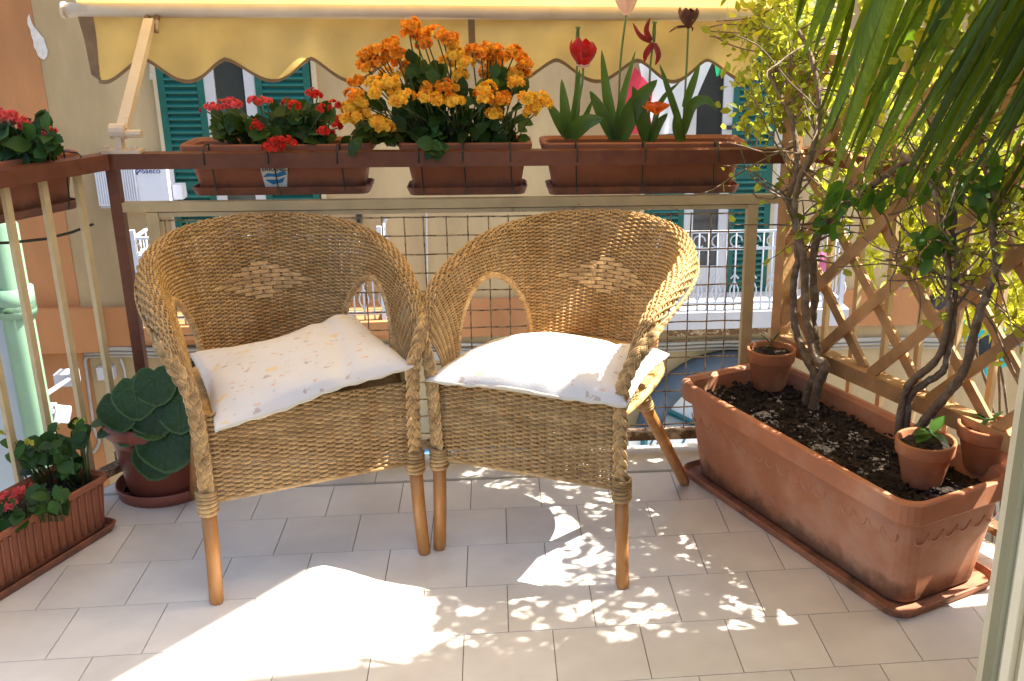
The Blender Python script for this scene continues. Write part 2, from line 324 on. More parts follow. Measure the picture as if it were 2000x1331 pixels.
fl = tag(prism(balcony(sl, .02), -.16, -.004).build('floor', 'grout'), 'balcony floor of pale beige square tiles laid in staggered rows', None, None, 'structure')
S = .2; G = .0011
offs = {0: 0.0}
def rowoff(k): return {0: 0.0, 1: .1, 2: .0, 3: .1}[k % 4] if k not in RO else RO[k]
RO = {1: onz(914, 1068).x % S, 2: onz(988, 994).x % S, 3: onz(1052, 932).x % S}
for k in range(-6, 4):
    y0 = 2.011 + k*S
    for i in range(-16, 14):
        x0 = rowoff(k) + i*S
        p = balcony([Vector((x0+G, y0+G, 0)), Vector((x0+S-G, y0+G, 0)), Vector((x0+S-G, min(y0+S, 2.80)-G, 0)), Vector((x0+G, min(y0+S, 2.80)-G, 0))])
        if y0 < .9 or len(p) < 3 or area(p) < 2e-4 or abs(x0) > 2.3: continue
        mb = prism(p, -.004, 0); o = mb.build('tile', 'tile', fl)
for i in range(-4, 4):
    x0 = .12 + i*.5
    p = balcony([Vector((x0, 2.803, 0)), Vector((x0+.498, 2.803, 0)), Vector((x0+.498, 2.985, 0)), Vector((x0, 2.985, 0))])
    if len(p) > 2: prism(p, -.004, .006).build('kerb_stone', 'marble', fl)

# ------------------------------------------------------------------ street and the buildings across it
st = tag(MB().box((0, 20, -5.9), (120, 80, .2)).build('street', 'street'), 'street far below the balcony', None, None, 'structure')
FY = 12.0
def fp(x, y, d=0.0): return ony(x, y, FY-d)
def frect(mb, x0, y0, x1, y1, d0, d1):      # block on the facade: photo rectangle at depth d1 in front, going back to d0
    ym = (y0+y1)/2; a = fp(x0, ym, d1).x; b = fp(x1, ym, d1).x; t = fp((x0+x1)/2, y0, d1).z; u = fp((x0+x1)/2, y1, d1).z
    return mb.box(((a+b)/2, FY-(d0+d1)/2, (t+u)/2), (b-a, d1-d0, t-u))
XB = fp(133, 450).x                          # seam between the orange and the ochre house
ZB0, ZB1 = fp(300, 672).z, fp(300, 598).z    # orange string course
bld = thing('apartment_building', 'ochre plaster apartment block with green shutters and white balconies across the street', 'building', (3, FY, -5.8))
MB().box(((XB+16)/2, FY+.15, .1), (16-XB, .3, 11.8)).build('wall', 'wall', bld)
MB().box(((XB+16)/2, FY-.03, (ZB0+ZB1)/2), (16-XB-.02, .06, ZB1-ZB0)).build('string_course', 'worange', bld)
MB().box(((XB+16)/2, FY-.02, -5.1), (16-XB-.02, .04, 1.1)).build('plinth', 'wgrey', bld)
mb = MB()
for y, r in ((682, .028), (690, .02), (697, .012)):
    pts = [fp(x, y + 2*math.sin(x*.021) - (x-300)*.012, .05) for x in range(165, 2100, 60)]; mb.tube(pts, r, 5)
mb.build('cable_run', 'wgrey', bld, True)
mb = MB(); mb.tube(smooth_path([fp(235, 700, .03), fp(243, 725, .03), fp(246, 760, .03), fp(240, 800, .03)]), .012, 5); mb.build('cable', 'white', bld, True)
mb = MB(); mb.tube(smooth_path([fp(186, 690, .03), fp(168, 700, .03), fp(170, 730, .03), fp(185, 840, .03), fp(194, 860, .03), fp(185, 882, .03), fp(165, 890, .03)]), .02, 5); mb.build('cable', 'wgrey', bld, True)
mb = MB(); frect(mb, 189, 719, 222, 743, 0, .1); mb.build('junction_box', 'white', bld)
mb = MB(); frect(mb, 331, 690, 420, 900, 0, .02); mb.build('shop_opening', 'dark', bld)
mb = MB(); frect(mb, 1305, 640, 1500, 655, .061, .075); mb.build('painted_shade_strip', 'rust', bld)  # dark strip coloured in as the shade under the balcony slab
def shutter(x0, x1, y0, y1, nsl, parent, nm='shutter', d=.05):
    f = MB(); bw = 9
    ym = (y0+y1)/2; a, b = fp(x0, ym, d).x, fp(x1, ym, d).x; t, u = fp((x0+x1)/2, y0, d).z, fp((x0+x1)/2, y1, d).z; wd = .075
    Y = FY-d
    f.box((a+wd/2, Y, (t+u)/2), (wd, .045, t-u)); f.box((b-wd/2, Y, (t+u)/2), (wd, .045, t-u))
    for z in (t-.05, u+.05, (t+u)/2): f.box(((a+b)/2, Y, z), (b-a-2*wd, .043, .1))
    o = f.build(nm, 'shut', parent)
    n = int((t-u)/.075); R = Matrix.Rotation(math.radians(38), 3, 'X'); sm = None
    for i in range(n):
        z = u + .1 + (i+.5)*(t-u-.2)/n
        if abs(z-(t+u)/2) < .06: continue
        M4 = Matrix.Translation(((a+b)/2, Y-.005, z)) @ R.to_4x4()
        if sm is None: sm = MB().box((0, 0, 0), (b-a-2*wd, .07, .010)).mesh('slat', 'slat')
        inst('slat', sm, M4, o)
    MB().box(((a+b)/2, Y+.018, (t+u)/2), (b-a-2*wd, .004, t-u-.1)).build('backing', 'shut', o)
def door(xc0, xc1, y0, y1, parent):
    d = .02; ym = (y0+y1)/2; a, b = fp(xc0, ym, d).x, fp(xc1, ym, d).x; t, u = fp(xc0, y0, d).z, fp(xc0, y1, d).z
    wd = thing_part('french_window', parent, MB().box(((a+b)/2, FY-.012, (t+u)/2), (b-a, .024, t-u)), 'glass')
    f = MB()
    for x in (a+.05, b-.05): f.box((x, FY-.035, (t+u)/2), (.12, .06, t-u))
    f.box(((a+b)/2, FY-.033, u+.28), (b-a-.22, .05, .5)); f.box(((a+b)/2, FY-.033, (t+u)/2+.35), (b-a-.22, .05, .07))
    f.build('frame', 'white', wd)
def thing_part(name, parent, mb, mat): return mb.build(name, mat, parent)
# plaster surrounds round the two openings
def surround(x0, x1, y0, y1):
    m = MB(); frect(m, x0-10, y0, x0-2, y1, 0, .07); frect(m, x1+2, y0, x1+10, y1, 0, .07); m.build('plaster_surround', 'surr', bld)
surround(332, 622, 40, 640); surround(1262, 1508, 40, 600)
for x, y in ((420, 250), (517, 250), (1338, 250), (1426, 250), (420, 520), (1426, 480)):
    m = MB(); frect(m, x-5, y-4, x+5, y+4, .05, .1); m.build('hinge', 'blackm', bld)
m = MB(); m.tube(smooth_path([fp(832, 400, .03), fp(834, 520, .05), fp(833, 610, .03), fp(838, 690, .05)]), .012, 5); m.tube(smooth_path([fp(1215, 395, .03), fp(1219, 430, .04), fp(1217, 600, .03)]), .012, 5); m.build('cable', 'white', bld, True)
m = MB(); frect(m, 696, 420, 706, 436, 0, .08); m.build('wall_hook', 'blackm', bld)
# left window
door(420, 516, 40, 640, bld); shutter(332, 420, 60, 640, 40, bld); shutter(517, 622, 60, 640, 40, bld)
door(1338, 1424, 40, 600, bld); shutter(1262, 1338, 60, 600, 40, bld); shutter(1426, 1508, 60, 600, 40, bld)
mb = MB(); frect(mb, 1512, 40, 1527, 640, 0, .05); mb.build('window_surround', 'white', bld)
mb = MB()                                    # missing plaster
PX = [(57, 28), (61, 42), (66, 52), (73, 60), (79, 68), (86, 76), (89, 88), (93, 98), (92, 110), (87, 117), (80, 115), (74, 109), (71, 100), (66, 92), (65, 80), (61, 70), (59, 58), (54, 48), (53, 36)]
mb.v = [tuple(fp(72, 80, .012))]+[tuple(fp(x, y, .012)) for x, y in PX]; mb.f = [(0, 1+i, 1+(i+1) % len(PX)) for i in range(len(PX))]; mb.build('bare_plaster_patch', 'plug', bld)
mb = MB(); mb.grid(lambda a, b: fp(292+22*a, 118+38*b, .012), 3, 3); mb.build('bare_plaster_patch', 'plug', bld)
mb = MB(); frect(mb, 660, 690, 1000, 705, .0, .1); mb.build('ledge', 'wgrey', bld)
def balcony_far(x0, x1, ytop, yslab, yslab2, parent, deep, slabmat):
    Yf = FY-deep
    a, b = ony(x0, yslab, Yf).x, ony(x1, yslab, Yf).x; zs = ony((x0+x1)/2, yslab, Yf).z; zu = ony((x0+x1)/2, yslab2, Yf).z; zt = ony((x0+x1)/2, ytop, Yf).z
    s_ = thing_part('balcony', parent, MB().box(((a+b)/2, FY-deep/2-.05, (zs+zu)/2), (b-a+.16, deep+.1, zs-zu)), slabmat)
    f = MB()
    for z in (zt, zt-.2, zs+.08): f.box(((a+b)/2, Yf, z), (b-a, .03, .028))
    for x in (a, b):
        for z in (zt, zt-.2, zs+.08): f.box((x, FY-deep/2, z), (.03, deep, .028))
        f.box((x, Yf, (zt+zs)/2+.04), (.05, .05, zt-zs+.1))
    f.build('railing_frame', 'whiteiron', s_)
    n = max(4, int((b-a)/.2)); bar = None
    h = zt-zs
    m = MB(); m.tube([(0, 0, 0), (0, 0, h)], .012, 5)
    m.tube([(.05*math.sin(math.pi*q/8), 0, h*.12+h*.25*q/8) for q in range(9)], .009, 4); m.tube([(-.05*math.sin(math.pi*q/8), 0, h*.12+h*.25*q/8) for q in range(9)], .009, 4)
    m.tube([(.07*math.cos(q*.6), 0, h-.11+.07*math.sin(q*.6)) for q in range(10)], .009, 4, up=(0, 1, 0)); m.tube([(-.045, 0, h*.4), (0, 0, h*.46), (.045, 0, h*.4)], .012, 4)
    me = m.mesh('baluster', 'whiteiron', True); m2 = MB().tube([(0, 0, 0), (0, 0, h)], .011, 5).mesh('baluster_plain', 'whiteiron', True)
    for i in range(n+1):
        x = a+(b-a)*i/n
        inst('baluster', me, Matrix.Translation((x, Yf, zs)), s_)
        if i < n: inst('baluster', m2, Matrix.Translation((x+(b-a)/n/2, Yf, zs)), s_)
    for i in range(1, 4):
        for x in (a, b): inst('baluster', m2, Matrix.Translation((x, Yf+deep*i/4, zs)), s_)
    return a, b, zs, zt, Yf
balcony_far(283, 752, 462, 630, 656, bld, .8, 'worange')
RBX = balcony_far(1290, 1640, 452, 604, 636, bld, .8, 'white')
# arched shop front below right balcony
ar = thing_part('shop_arch', bld, MB(), 'tealp'); bpy.data.objects.remove(ar)
cx, cz = fp(1420, 860, .1).x, fp(1420, 860, .1).z; R0 = fp(1420, 860, .1).x - fp(1262, 860, .1).x
m = MB(); m.tube([(cx+R0*math.cos(a), FY-.1, cz+R0*math.sin(a)) for a in [math.pi*i/24 for i in range(25)]], .17, 6, up=(0, 1, 0)); arch = m.build('shop_arch', 'slate', bld, True)
m = MB()
for a in (.5, 1.05, 1.6, 2.1, 2.65): m.tube([(cx, FY-.06, cz), (cx+R0*math.cos(a), FY-.06, cz+R0*math.sin(a))], .04, 5)
m.build('fanlight_bar', 'tealp', arch)
m = MB(); m.add([(cx, FY-.02, cz)]+[(cx+R0*math.cos(math.pi*i/24), FY-.02, cz+R0*math.sin(math.pi*i/24)) for i in range(25)], [(0, i, i+1) for i in range(1, 25)]); m.build('fanlight_glass', 'sign', arch)
orb = thing('neighbouring_house', 'orange plaster house at the left across the street', 'building', (XB-3, FY, -5.8))
MB().box((XB-8, FY+.14, .1), (16-.004, .3, 11.8)).build('wall', 'worange', orb)
MB().box((XB-8+.12, FY-.05, (ZB0+ZB1)/2-.02), (16+.24, .12, ZB1-ZB0+.06)).build('string_course', 'worange', orb)
gw = ony(22, 600, 8.5)
gz = ony(20, 432, 8.5).z
tag(MB().box((gw.x-1.5, 8.6, (gz-5.8)/2), (3, .2, gz+5.8)).build('side_wall', 'wgreyblue'), 'grey blue plaster wall at the far left edge behind the green pipe', 'wall')
pp = thing('drainpipe', 'pale green drainpipe with collars beside the orange house', 'pipe', (gw.x, 8.4, -5.8))
pr = .115
m = MB(); px_ = ony(38, 600, 8.4).x; m.tube([(px_, 8.35, -5.6), (px_, 8.35, gz), (px_-.12, 8.35, gz+.14), (px_-.6, 8.35, gz+.2)], pr, 14); m.build('pipe', 'pipe', pp, True)
for y, h in ((582, .09), (604, .05)):
    z = ony(40, y, 8.35).z; m = MB(); m.tube([(px_, 8.35, z-h), (px_, 8.35, z+h)], pr*1.25, 14); m.build('collar', 'pipe', pp, True)

# air conditioner
a0, a1 = fp(188, 365, .35).x, fp(328, 365, .35).x; z1, z0 = fp(260, 312, .35).z, fp(260, 402, .35).z
ac = thing('air_conditioner', 'white air conditioner unit with a grey grille under the left railing corner', 'air conditioner', ((a0+a1)/2, FY, z0))
acb = MB().box(((a0+a1)/2, FY-.18, (z0+z1)/2), (a1-a0, .33, z1-z0)).build('casing', 'ac', ac)
m = MB(); gx0, gx1 = a0+.02, a0+(a1-a0)*.58
m.box(((gx0+gx1)/2, FY-.348, (z0+z1)/2), (gx1-gx0, .006, (z1-z0)-.05)); gr = m.build('grille', 'acgrille', ac)
for i in range(16):
    x = gx0+.02+(gx1-gx0-.04)*i/15; MB().box((x, FY-.356, (z0+z1)/2), (.012, .008, z1-z0-.06)).build('bar', 'ac', gr)
tm = textmesh('Saeco', .085, 'lettering', 'navy')
inst('lettering', tm, Matrix.Translation((a0+(a1-a0)*.79, FY-.348, ony(292, 339, FY-.35).z)) @ Matrix.Rotation(math.pi/2, 4, 'X'), ac)
m = MB(); lx, lz = a0+(a1-a0)*.615, ony(292, 336, FY-.35).z
m.tube([(lx+.03*math.cos(q*.55), FY-.349, lz+.03*math.sin(q*.55)) for q in range(9)], .006, 4, up=(0, 1, 0)); m.tube([(lx-.02, FY-.349, lz-.015), (lx+.025, FY-.349, lz+.02)], .006, 4, up=(0, 1, 0)); m.build('emblem', 'navy', ac)
m = MB().box((a1+.06, FY-.15, z0+.12), (.1, .18, .16)); m.build('valve_cover', 'ac', ac)
m = MB(); m.box(((a0+a1)/2, FY-.15, z0-.02), (.75, .3, .03)); m.build('wall_bracket', 'acgrille', ac)

# flag on the right window
fg = thing('flag', 'red white and green striped flag hanging behind the tulips', 'flag', tuple(fp(1340, 260, .3)))
def fpatch(q, mat, nm, d=.35):
    A, B, C, D = [fp(*p, d) for p in q]
    def fn(a, b):
        p = (A*(1-a)+B*a)*(1-b)+(D*(1-a)+C*a)*b; return p + Vector((0, .04*math.sin(a*7+b*3), 0))
    m = MB().grid(fn, 10, 10)
    m2 = MB(); m2.v = m.v; m2.f = m.f; return m2.build(nm, mat, fg, True)
fpatch(((1240, 130), (1276, 178), (1290, 262), (1192, 262)), 'flagp', 'red_band')
fpatch(((1248, 125), (1400, 105), (1330, 262), (1278, 262)), 'flagw', 'white_band', .36)
fpatch(((1395, 108), (1424, 126), (1418, 138), (1400, 150)), 'flagg', 'green_band', .38)

# drying rack low at left, lamp, signs, laundry at right
dr = thing('clothes_drying_frame', 'white metal clothes drying frame fixed low on the orange house', 'drying rack', tuple(ony(60, 800, 9.5)))
Y = 9.5
m = MB(); m.tube([ony(140, 738, Y+1.8), ony(60, 790, Y), ony(-40, 880, Y-1)], .028, 6); m.tube([ony(100, 795, Y), ony(20, 848, Y-.7), ony(-40, 890, Y-1)], .028, 6); m.build('arm', 'whiteiron', dr, True)
m = MB(); m.tube([ony(-20, 790, Y), ony(110, 791, Y)], .022, 6); m.tube([ony(50, 790, Y), ony(52, 820, Y-.4)], .025, 6); m.tube([ony(5, 860, Y-.6), ony(20, 950, Y-.6)], .035, 6); m.build('crossbar', 'whiteiron', dr, True)
m = MB(); m.box(ony(122, 809, Y-.1), (.13, .13, .13), Matrix.Rotation(.4, 3, 'Z') @ Matrix.Rotation(.3, 3, 'Y')); m.box(ony(105, 815, Y), (.1, .1, .12)); m.build('end_cap', 'whiteiron', dr)
m = MB(); m.box(ony(131, 738, Y+1.8), (.2, .2, .14)); m.build('wall_mount', 'whiteiron', dr)
Y = 10.6
lp = thing('wall_floodlight', 'black floodlight on a short arm against the orange band seen through the trellis', 'lamp', tuple(ony(1835, 585, Y)))
m = MB(); m.box(ony(1833, 592, Y), (.19, .16, .14), Matrix.Rotation(.5, 3, 'Y')); m.build('housing', 'blackm', lp)
m = MB(); m.tube([ony(1808, 553, Y), ony(1852, 585, Y)], .022, 6); m.build('arm', 'blackm', lp)
m = MB(); m.box(ony(1809, 552, Y), (.09, .1, .05), Matrix.Rotation(.5, 3, 'Y')); m.build('bracket', 'white', lp)
ts = thing('turquoise_sign', 'turquoise hanging sign seen between the climber stems', 'sign', tuple(ony(1900, 640, 9)))
for q in (((1871, 606), (1962, 606), (1962, 648), (1888, 664)), ((1925, 700), (1966, 690), (1966, 715), (1925, 735))):
    P = [ony(x, y, 9) for x, y in q]; Q = [p+Vector((0, .06, 0)) for p in P]; m = MB(); m.add(P+Q, [(0, 3, 2, 1), (4, 5, 6, 7)]+[(i, (i+1) % 4, 4+(i+1) % 4, 4+i) for i in range(4)]); m.build('panel', 'teal', ts)
P = [ony(x, y, 9.2) for x, y in ((1918, 648), (1950, 645), (1948, 690), (1916, 706))]; Q = [p+Vector((0, .06, 0)) for p in P]
m = MB(); m.add(P+Q, [(0, 3, 2, 1), (4, 5, 6, 7)]+[(i, (i+1) % 4, 4+(i+1) % 4, 4+i) for i in range(4)]); m.build('dark_panel', 'blackm', ts)
ln = thing('pink_laundry', 'pink cloth hung on the right hand white balcony', 'laundry', tuple(ony(1610, 520, 11.1)))
m = MB().grid(lambda a, b: ony(1598+26*a+3*math.sin(b*4), 495+36*b-4*a, 11.1) + Vector((0, .04*math.sin(a*8), 0)), 6, 6); m.build('cloth', 'pinkc', ln, True)
sg = thing('shop_sign', 'long white shop signboard with teal script letters at street level', 'sign', tuple(fp(1300, 880, .5)))
a, b = fp(1228, 880, .45), fp(1700, 880, .45)
m = MB(); m.box(((a.x+b.x)/2, FY-.4, fp(1300, 880, .45).z-.25), (b.x-a.x, .1, 1.05)); m.build('board', 'sign', sg)
m = MB(); m.tube([ony(1258, 845, FY-.5), ony(1258, 885, FY-.5)], .045, 4); m.build('post', 'tealp', sg)
tm = textmesh('n   J', .30, 'lettering', 'tealp', .45)
inst('lettering', tm, Matrix.Translation((fp(1300, 868, .46).x, FY-.455, fp(1300, 873, .46).z)) @ Matrix.Rotation(math.pi/2, 4, 'X'), sg)
bw = thing('blue_shop_awning', 'blue canvas shop awning far below between the chairs', 'awning', tuple(fp(880, 890, 1)))
m = MB().grid(lambda a, b: ony(740+300*a, 875+50*b - 10*math.sin(math.pi*a), 11.9-.9*b), 8, 4); m.build('canvas', 'bluea', bw, True)
# ------------------------------------------------------------------ balcony railings
RY = 2.95
rl = thing('front_railing', 'front balcony railing with dark red handrail and beige wire mesh panel', 'railing', (0, RY, 0))
zt = .957; hz = .042
MB().box(((CL.x+.90)/2, RY, zt-hz/2), (.90-CL.x+.04, .05, hz)).build('handrail', 'railred', rl)
p = MB().box((CL.x+.012, RY, (zt-hz)/2), (.03, .03, zt-hz)); p.build('post', 'railred', rl)
zb = ony(880, 388, RY).z; zbl = ony(880, 407, RY).z
MB().box(((CL.x+.86)/2, RY, zb-.012), (.86-CL.x-.032, .028, .026)).build('middle_rail', 'beige', rl)
xl, xr = ony(300, 420, RY).x, ony(1468, 420, RY).x
for x in (xl, xr): MB().box((x, RY, (zb-.027+.075)/2), (.032, .03, zb-.027-.075)).build('panel_stile', 'beige', rl)
MB().box(((xl+xr)/2, RY, .06), (xr-xl+.4, .03, .03)).build('panel_bottom_rail', 'rust', rl)
MB().box(((xl+xr)/2, RY, zb-.034), (xr-xl-.034, .02, .012)).build('panel_top_bar', 'beige', rl)
x0, x1, z0, z1 = xl+.016, xr-.016, .078, zb-.04
spv, sph = .0597, .0565
nv = int((x1-x0)/spv); nh = int((z1-z0)/sph)
def crimp(horizontal, ph, n, L):
    pts = []; sp = spv if horizontal else sph
    for i in range(n*4+1):
        t = i/4*sp; o = .0022*math.cos(math.pi*i/4+ph)
        pts.append((t, o, 0) if horizontal else (0, o, t))
    return MB().tube([q for q in pts if (q[0] if horizontal else q[2]) <= L], .0023, 5).mesh('wire', 'wire', True)
vm = [crimp(False, ph, nh+1, z1-z0) for ph in (0, math.pi)]; hm = [crimp(True, ph, nv+1, x1-x0) for ph in (math.pi, 0)]
rm = random.Random(3)
for i in range(nv+1): inst('wire', vm[i % 2], Matrix.Translation((x0+i*spv+.012+rm.uniform(-.003, .003), RY, z0)) @ Matrix.Rotation(rm.uniform(-.004, .004), 4, 'Y'), rl)
for i in range(nh+1): inst('wire', hm[i % 2], Matrix.Translation((x0, RY, z0+i*sph+.012+rm.uniform(-.003, .003))) @ Matrix.Rotation(rm.uniform(-.002, .002), 4, 'Y'), rl)

lr = thing('left_railing', 'left side balcony railing of beige balusters under a dark red handrail', 'railing', tuple(CL))
e = CL + LD*1.5
MB().beam((CL.x, CL.y-.03, zt-hz/2+.0015), (e.x, e.y, zt-hz/2+.0015), .045, hz).build('handrail', 'railred', lr)
MB().beam((CL.x, CL.y-.03, .075), (e.x, e.y, .075), .04, .02).build('bottom_rail', 'rust', lr)
def lpos(x, y):
    P = onp(x, y, CL, LN); return (P-CL).dot(LD)
s0 = lpos(150, 345); s1 = lpos(82, 352); s2 = lpos(8, 365)
bm = MB().box((0, 0, (.085+zt-hz)/2), (.016, .016, zt-hz-.085-.002)).mesh('baluster', 'beige')
for i in range(9):
    s_ = [s0, s1, s2][i] if i < 3 else s2 + (s2-s0)/2*(i-2)
    P = CL + LD*s_; inst('baluster', bm, Matrix.Translation((P.x, P.y, 0)) @ Matrix.Rotation(math.atan2(LD.y, LD.x), 4, 'Z'), lr)
rr = thing('right_railing', 'right side balcony railing of beige balusters behind the wooden trellis', 'railing', tuple(TP+TN*.09))
a, b = tp(-.02, .09, zt-hz/2+.0012), tp(2.0, .09, zt-hz/2+.0012)
MB().beam(a, b, .045, hz).build('handrail', 'railred', rr)
MB().beam(tp(-.02, .09, .075), tp(2, .09, .075), .04, .02).build('bottom_rail', 'rust', rr)
for i in range(13):
    P = tp(.1+i*.125, .09, 0); inst('baluster', bm, Matrix.Translation(P) @ Matrix.Rotation(math.atan2(TD.y, TD.x), 4, 'Z'), rr)

# trellis
tr = thing('wooden_trellis', 'brown wooden lattice trellis with diagonal laths behind the big planter', 'trellis', tuple(tp(0, 0, .3)))
TZ0, TZ1, TS0, TS1 = .36, 1.215, 0.0, 1.75
MB().beam(tp(0, 0, .02), tp(0, 0, TZ1), .042, .042, up=TD).build('post', 'pine', tr)
MB().beam(tp(.021, 0, TZ0+.012), tp(TS1, 0, TZ0+.012), .05, .045).build('bottom_rail', 'pine', tr)
MB().beam(tp(-.02, 0, TZ1+.0), tp(TS1, 0, TZ1+.0), .03, .03).build('top_rail', 'pine', tr)
def lath(sign, c):
    pts = []
    s_a, s_b = TS0+.02, TS1
    # z = c + sign*s
    lo, hi = TZ0+.03, TZ1-.016
    sa, sb = sorted([(lo-c)/sign, (hi-c)/sign]); sa, sb = max(sa, s_a), min(sb, s_b)
    if sb-sa < .06: return
    n = .012 if sign > 0 else -.012
    n = -n
    MB().beam(tp(sa, n, c+sign*sa), tp(sb, n, c+sign*sb), .030, .011, up=TN).build('lath', 'pine', tr)
for k in range(-8, 5): lath(1, .2+.2155*k)
for k in range(0, 13): lath(-1, .535+.2155*k)

# ------------------------------------------------------------------ planters
def rrect(hx, hy, z, r, n=5):
    P = []
    for cxx, cyy, a0 in ((hx-r, hy-r, 0), (-hx+r, hy-r, 90), (-hx+r, -hy+r, 180), (hx-r, -hy+r, 270)):
        for i in range(n+1):
            a = math.radians(a0+90*i/n); P.append((cxx+r*math.cos(a), cyy+r*math.sin(a), z))
    return P
def soil_patch(hx, hy, z, name, parent, seed=0, nx=26, ny=12, amp=.012):
    rn = random.Random(seed); m = MB()
    H = {}
    def fn(a, b):
        e = min(a, 1-a, b, 1-b); return ((a*2-1)*hx, (b*2-1)*hy, z + (rn.uniform(-1, 1)*amp if e > 0 else -amp))
    m.grid(fn, nx, ny); return m.build(name, 'soil', parent, world=False)
def planter(name, label, loc, rz, L, W, Hh, mat, rim=.012, rimh=.02, taper=.025, r=.025, soil=.03, tray=True, group=None, cat='planter'):
    t = thing(name, label, cat, loc, rz, group)
    hx, hy = L/2, W/2; b = taper
    m = MB()
    m.loops([rrect(hx-b-.004, hy-b-.004, .012, r), rrect(hx-b, hy-b, .016, r), rrect(hx-rim, hy-rim, Hh-rimh, r), rrect(hx-.002, hy-.002, Hh-rimh, r), rrect(hx, hy, Hh-rimh+.004, r), rrect(hx, hy, Hh-.004, r), rrect(hx-.004, hy-.004, Hh, r), rrect(hx-rim*.8, hy-rim*.8, Hh, r), rrect(hx-rim-.006, hy-rim-.006, Hh-.01, r*.8), rrect(hx-rim-.012, hy-rim-.012, Hh-soil-.03, r*.7)])
    m.f.append(tuple(reversed(range(24))))
    m.build('box', mat, t, world=False)
    soil_patch(hx-rim-.013, hy-rim-.013, Hh-soil, 'soil', t, len(label), max(8, int(L/.03)), max(5, int(W/.03)))
    if tray:
        k = MB(); q = .012 if L < .9 else .032
        k.loops([rrect(hx-b+q, hy-b+q, 0, r), rrect(hx-b+q+.008, hy-b+q+.008, .022, r), rrect(hx-b+q+.004, hy-b+q+.004, .024, r), rrect(hx-b+q-.002, hy-b+q-.002, .008, r)])
        k.f.append(tuple(reversed(range(24)))); k.f.append(tuple(range(72, 96)))
        k.build('tray', 'terrat' if mat == 'terrab' else mat, t, world=False)
    return t
def hanger(par, x, W, Hh, toin=.05):
    m = MB(); y = W/2+.004
    pts = [(x, -y-.062, Hh-.045), (x, -y-.062, Hh-.004), (x, -y-.05, Hh+.004), (x, -y, Hh+.004), (x, -y-.001, Hh-.02), (x+.004, -y+.012, .03), (x+.004, -y+.02, .004), (x+.004, y-.02, .004), (x+.004, y-.004, .04), (x, y, Hh)]
    m.tube(pts, .0022, 5); m.build('hanger', 'darkwire', par, True, world=False)
PY = RY+.025+.01+.095    # rail boxes hang outside the handrail
def railbox(label, px0, px1, ytop, ybot, group='terracotta boxes hung along the front handrail'):
    a, b = ony(px0, 300, PY-.09).x, ony(px1, 300, PY-.09).x
    zt_, zb_ = ony((px0+px1)/2, ytop, PY-.09).z, ony((px0+px1)/2, ybot, PY-.09).z
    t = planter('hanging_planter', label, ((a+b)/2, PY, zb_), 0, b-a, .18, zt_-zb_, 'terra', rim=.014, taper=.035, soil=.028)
    for f in (-.34, -.02, .33): hanger(t, (b-a)*f, .18, zt_-zb_)
    return t, a, b, zt_, zb_
b1 = railbox('terracotta rail box with a paper sticker holding red kalanchoes', 348, 728, 283, 384)
b2 = railbox('short terracotta rail box hidden under the orange and yellow kalanchoe', 778, 1040, 280, 384)
b3 = railbox('terracotta rail box holding the tulips', 1058, 1462, 279, 382)
# sticker
sx = ony(535, 345, PY-.075).x; t1 = b1[0]
hb = b1[3]-b1[4]; yloc = -.0625
def stick(x, z): # on the tapered front face, in the box's coordinates
    f = (z-.016)/(hb-.02-.016); y = -(.055 + (.076-.055)*f) - .0012
    return (x, y, z)
sxl = sx-b1[0].location.x
m = MB(); m.add([stick(sxl-.044, hb-.022), stick(sxl-.03, .02), stick(sxl+.03, .02), stick(sxl+.046, hb-.022)], [(0, 1, 2, 3)]); lab = m.build('sticker', 'paper', t1, world=False)
tilt = math.atan2(.021, hb-.036)
def onstick(nm, me, x, z, par):
    o = bpy.data.objects.new(nm, me); COL.objects.link(o); o.parent = par; p = stick(x, z); o.matrix_basis = Matrix.Translation((p[0], p[1]-.001, p[2])) @ Matrix.Rotation(math.pi/2+tilt, 4, 'X'); return o
onstick('lettering', textmesh('TERRANEO', .017, 'lettering', 'black'), sxl, hb*.47, lab)
m = MB(); m.add([(-.034, -.02, .0), (-.02, -.008, .0), (.005, -.01, .0), (.03, 0, .0), (.034, -.012, .0), (.01, -.02, .0), (-.01, -.018, .0), (-.028, -.027, .0), (-.02, -.034, .0), (.01, -.027, .0), (.028, -.02, .0), (.02, -.036, .0), (-.008, -.042, .0)], [(0, 1, 2, 6), (2, 3, 4, 5), (2, 5, 6), (7, 9, 12, 8), (9, 10, 11, 12)])
onstick('wave_picture', m.mesh('wave_picture', 'blue'), sxl, hb*.48, lab)

# left rail box, outside the left handrail
P = CL + LD*.30 + LN*.125
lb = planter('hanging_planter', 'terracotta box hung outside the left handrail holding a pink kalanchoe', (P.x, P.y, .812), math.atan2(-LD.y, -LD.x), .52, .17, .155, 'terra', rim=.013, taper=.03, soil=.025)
hanger(lb, .2, .17, .155); hanger(lb, -.1, .17, .155)
m = MB(); m.tube([CL+LD*x+LN*.03+Vector((0, 0, .775-.02*math.sin(x*9))) for x in (.05, .12, .2, .3, .4, .6)], .004, 5); m.build('tie_wire', 'darkwire', lr, True)

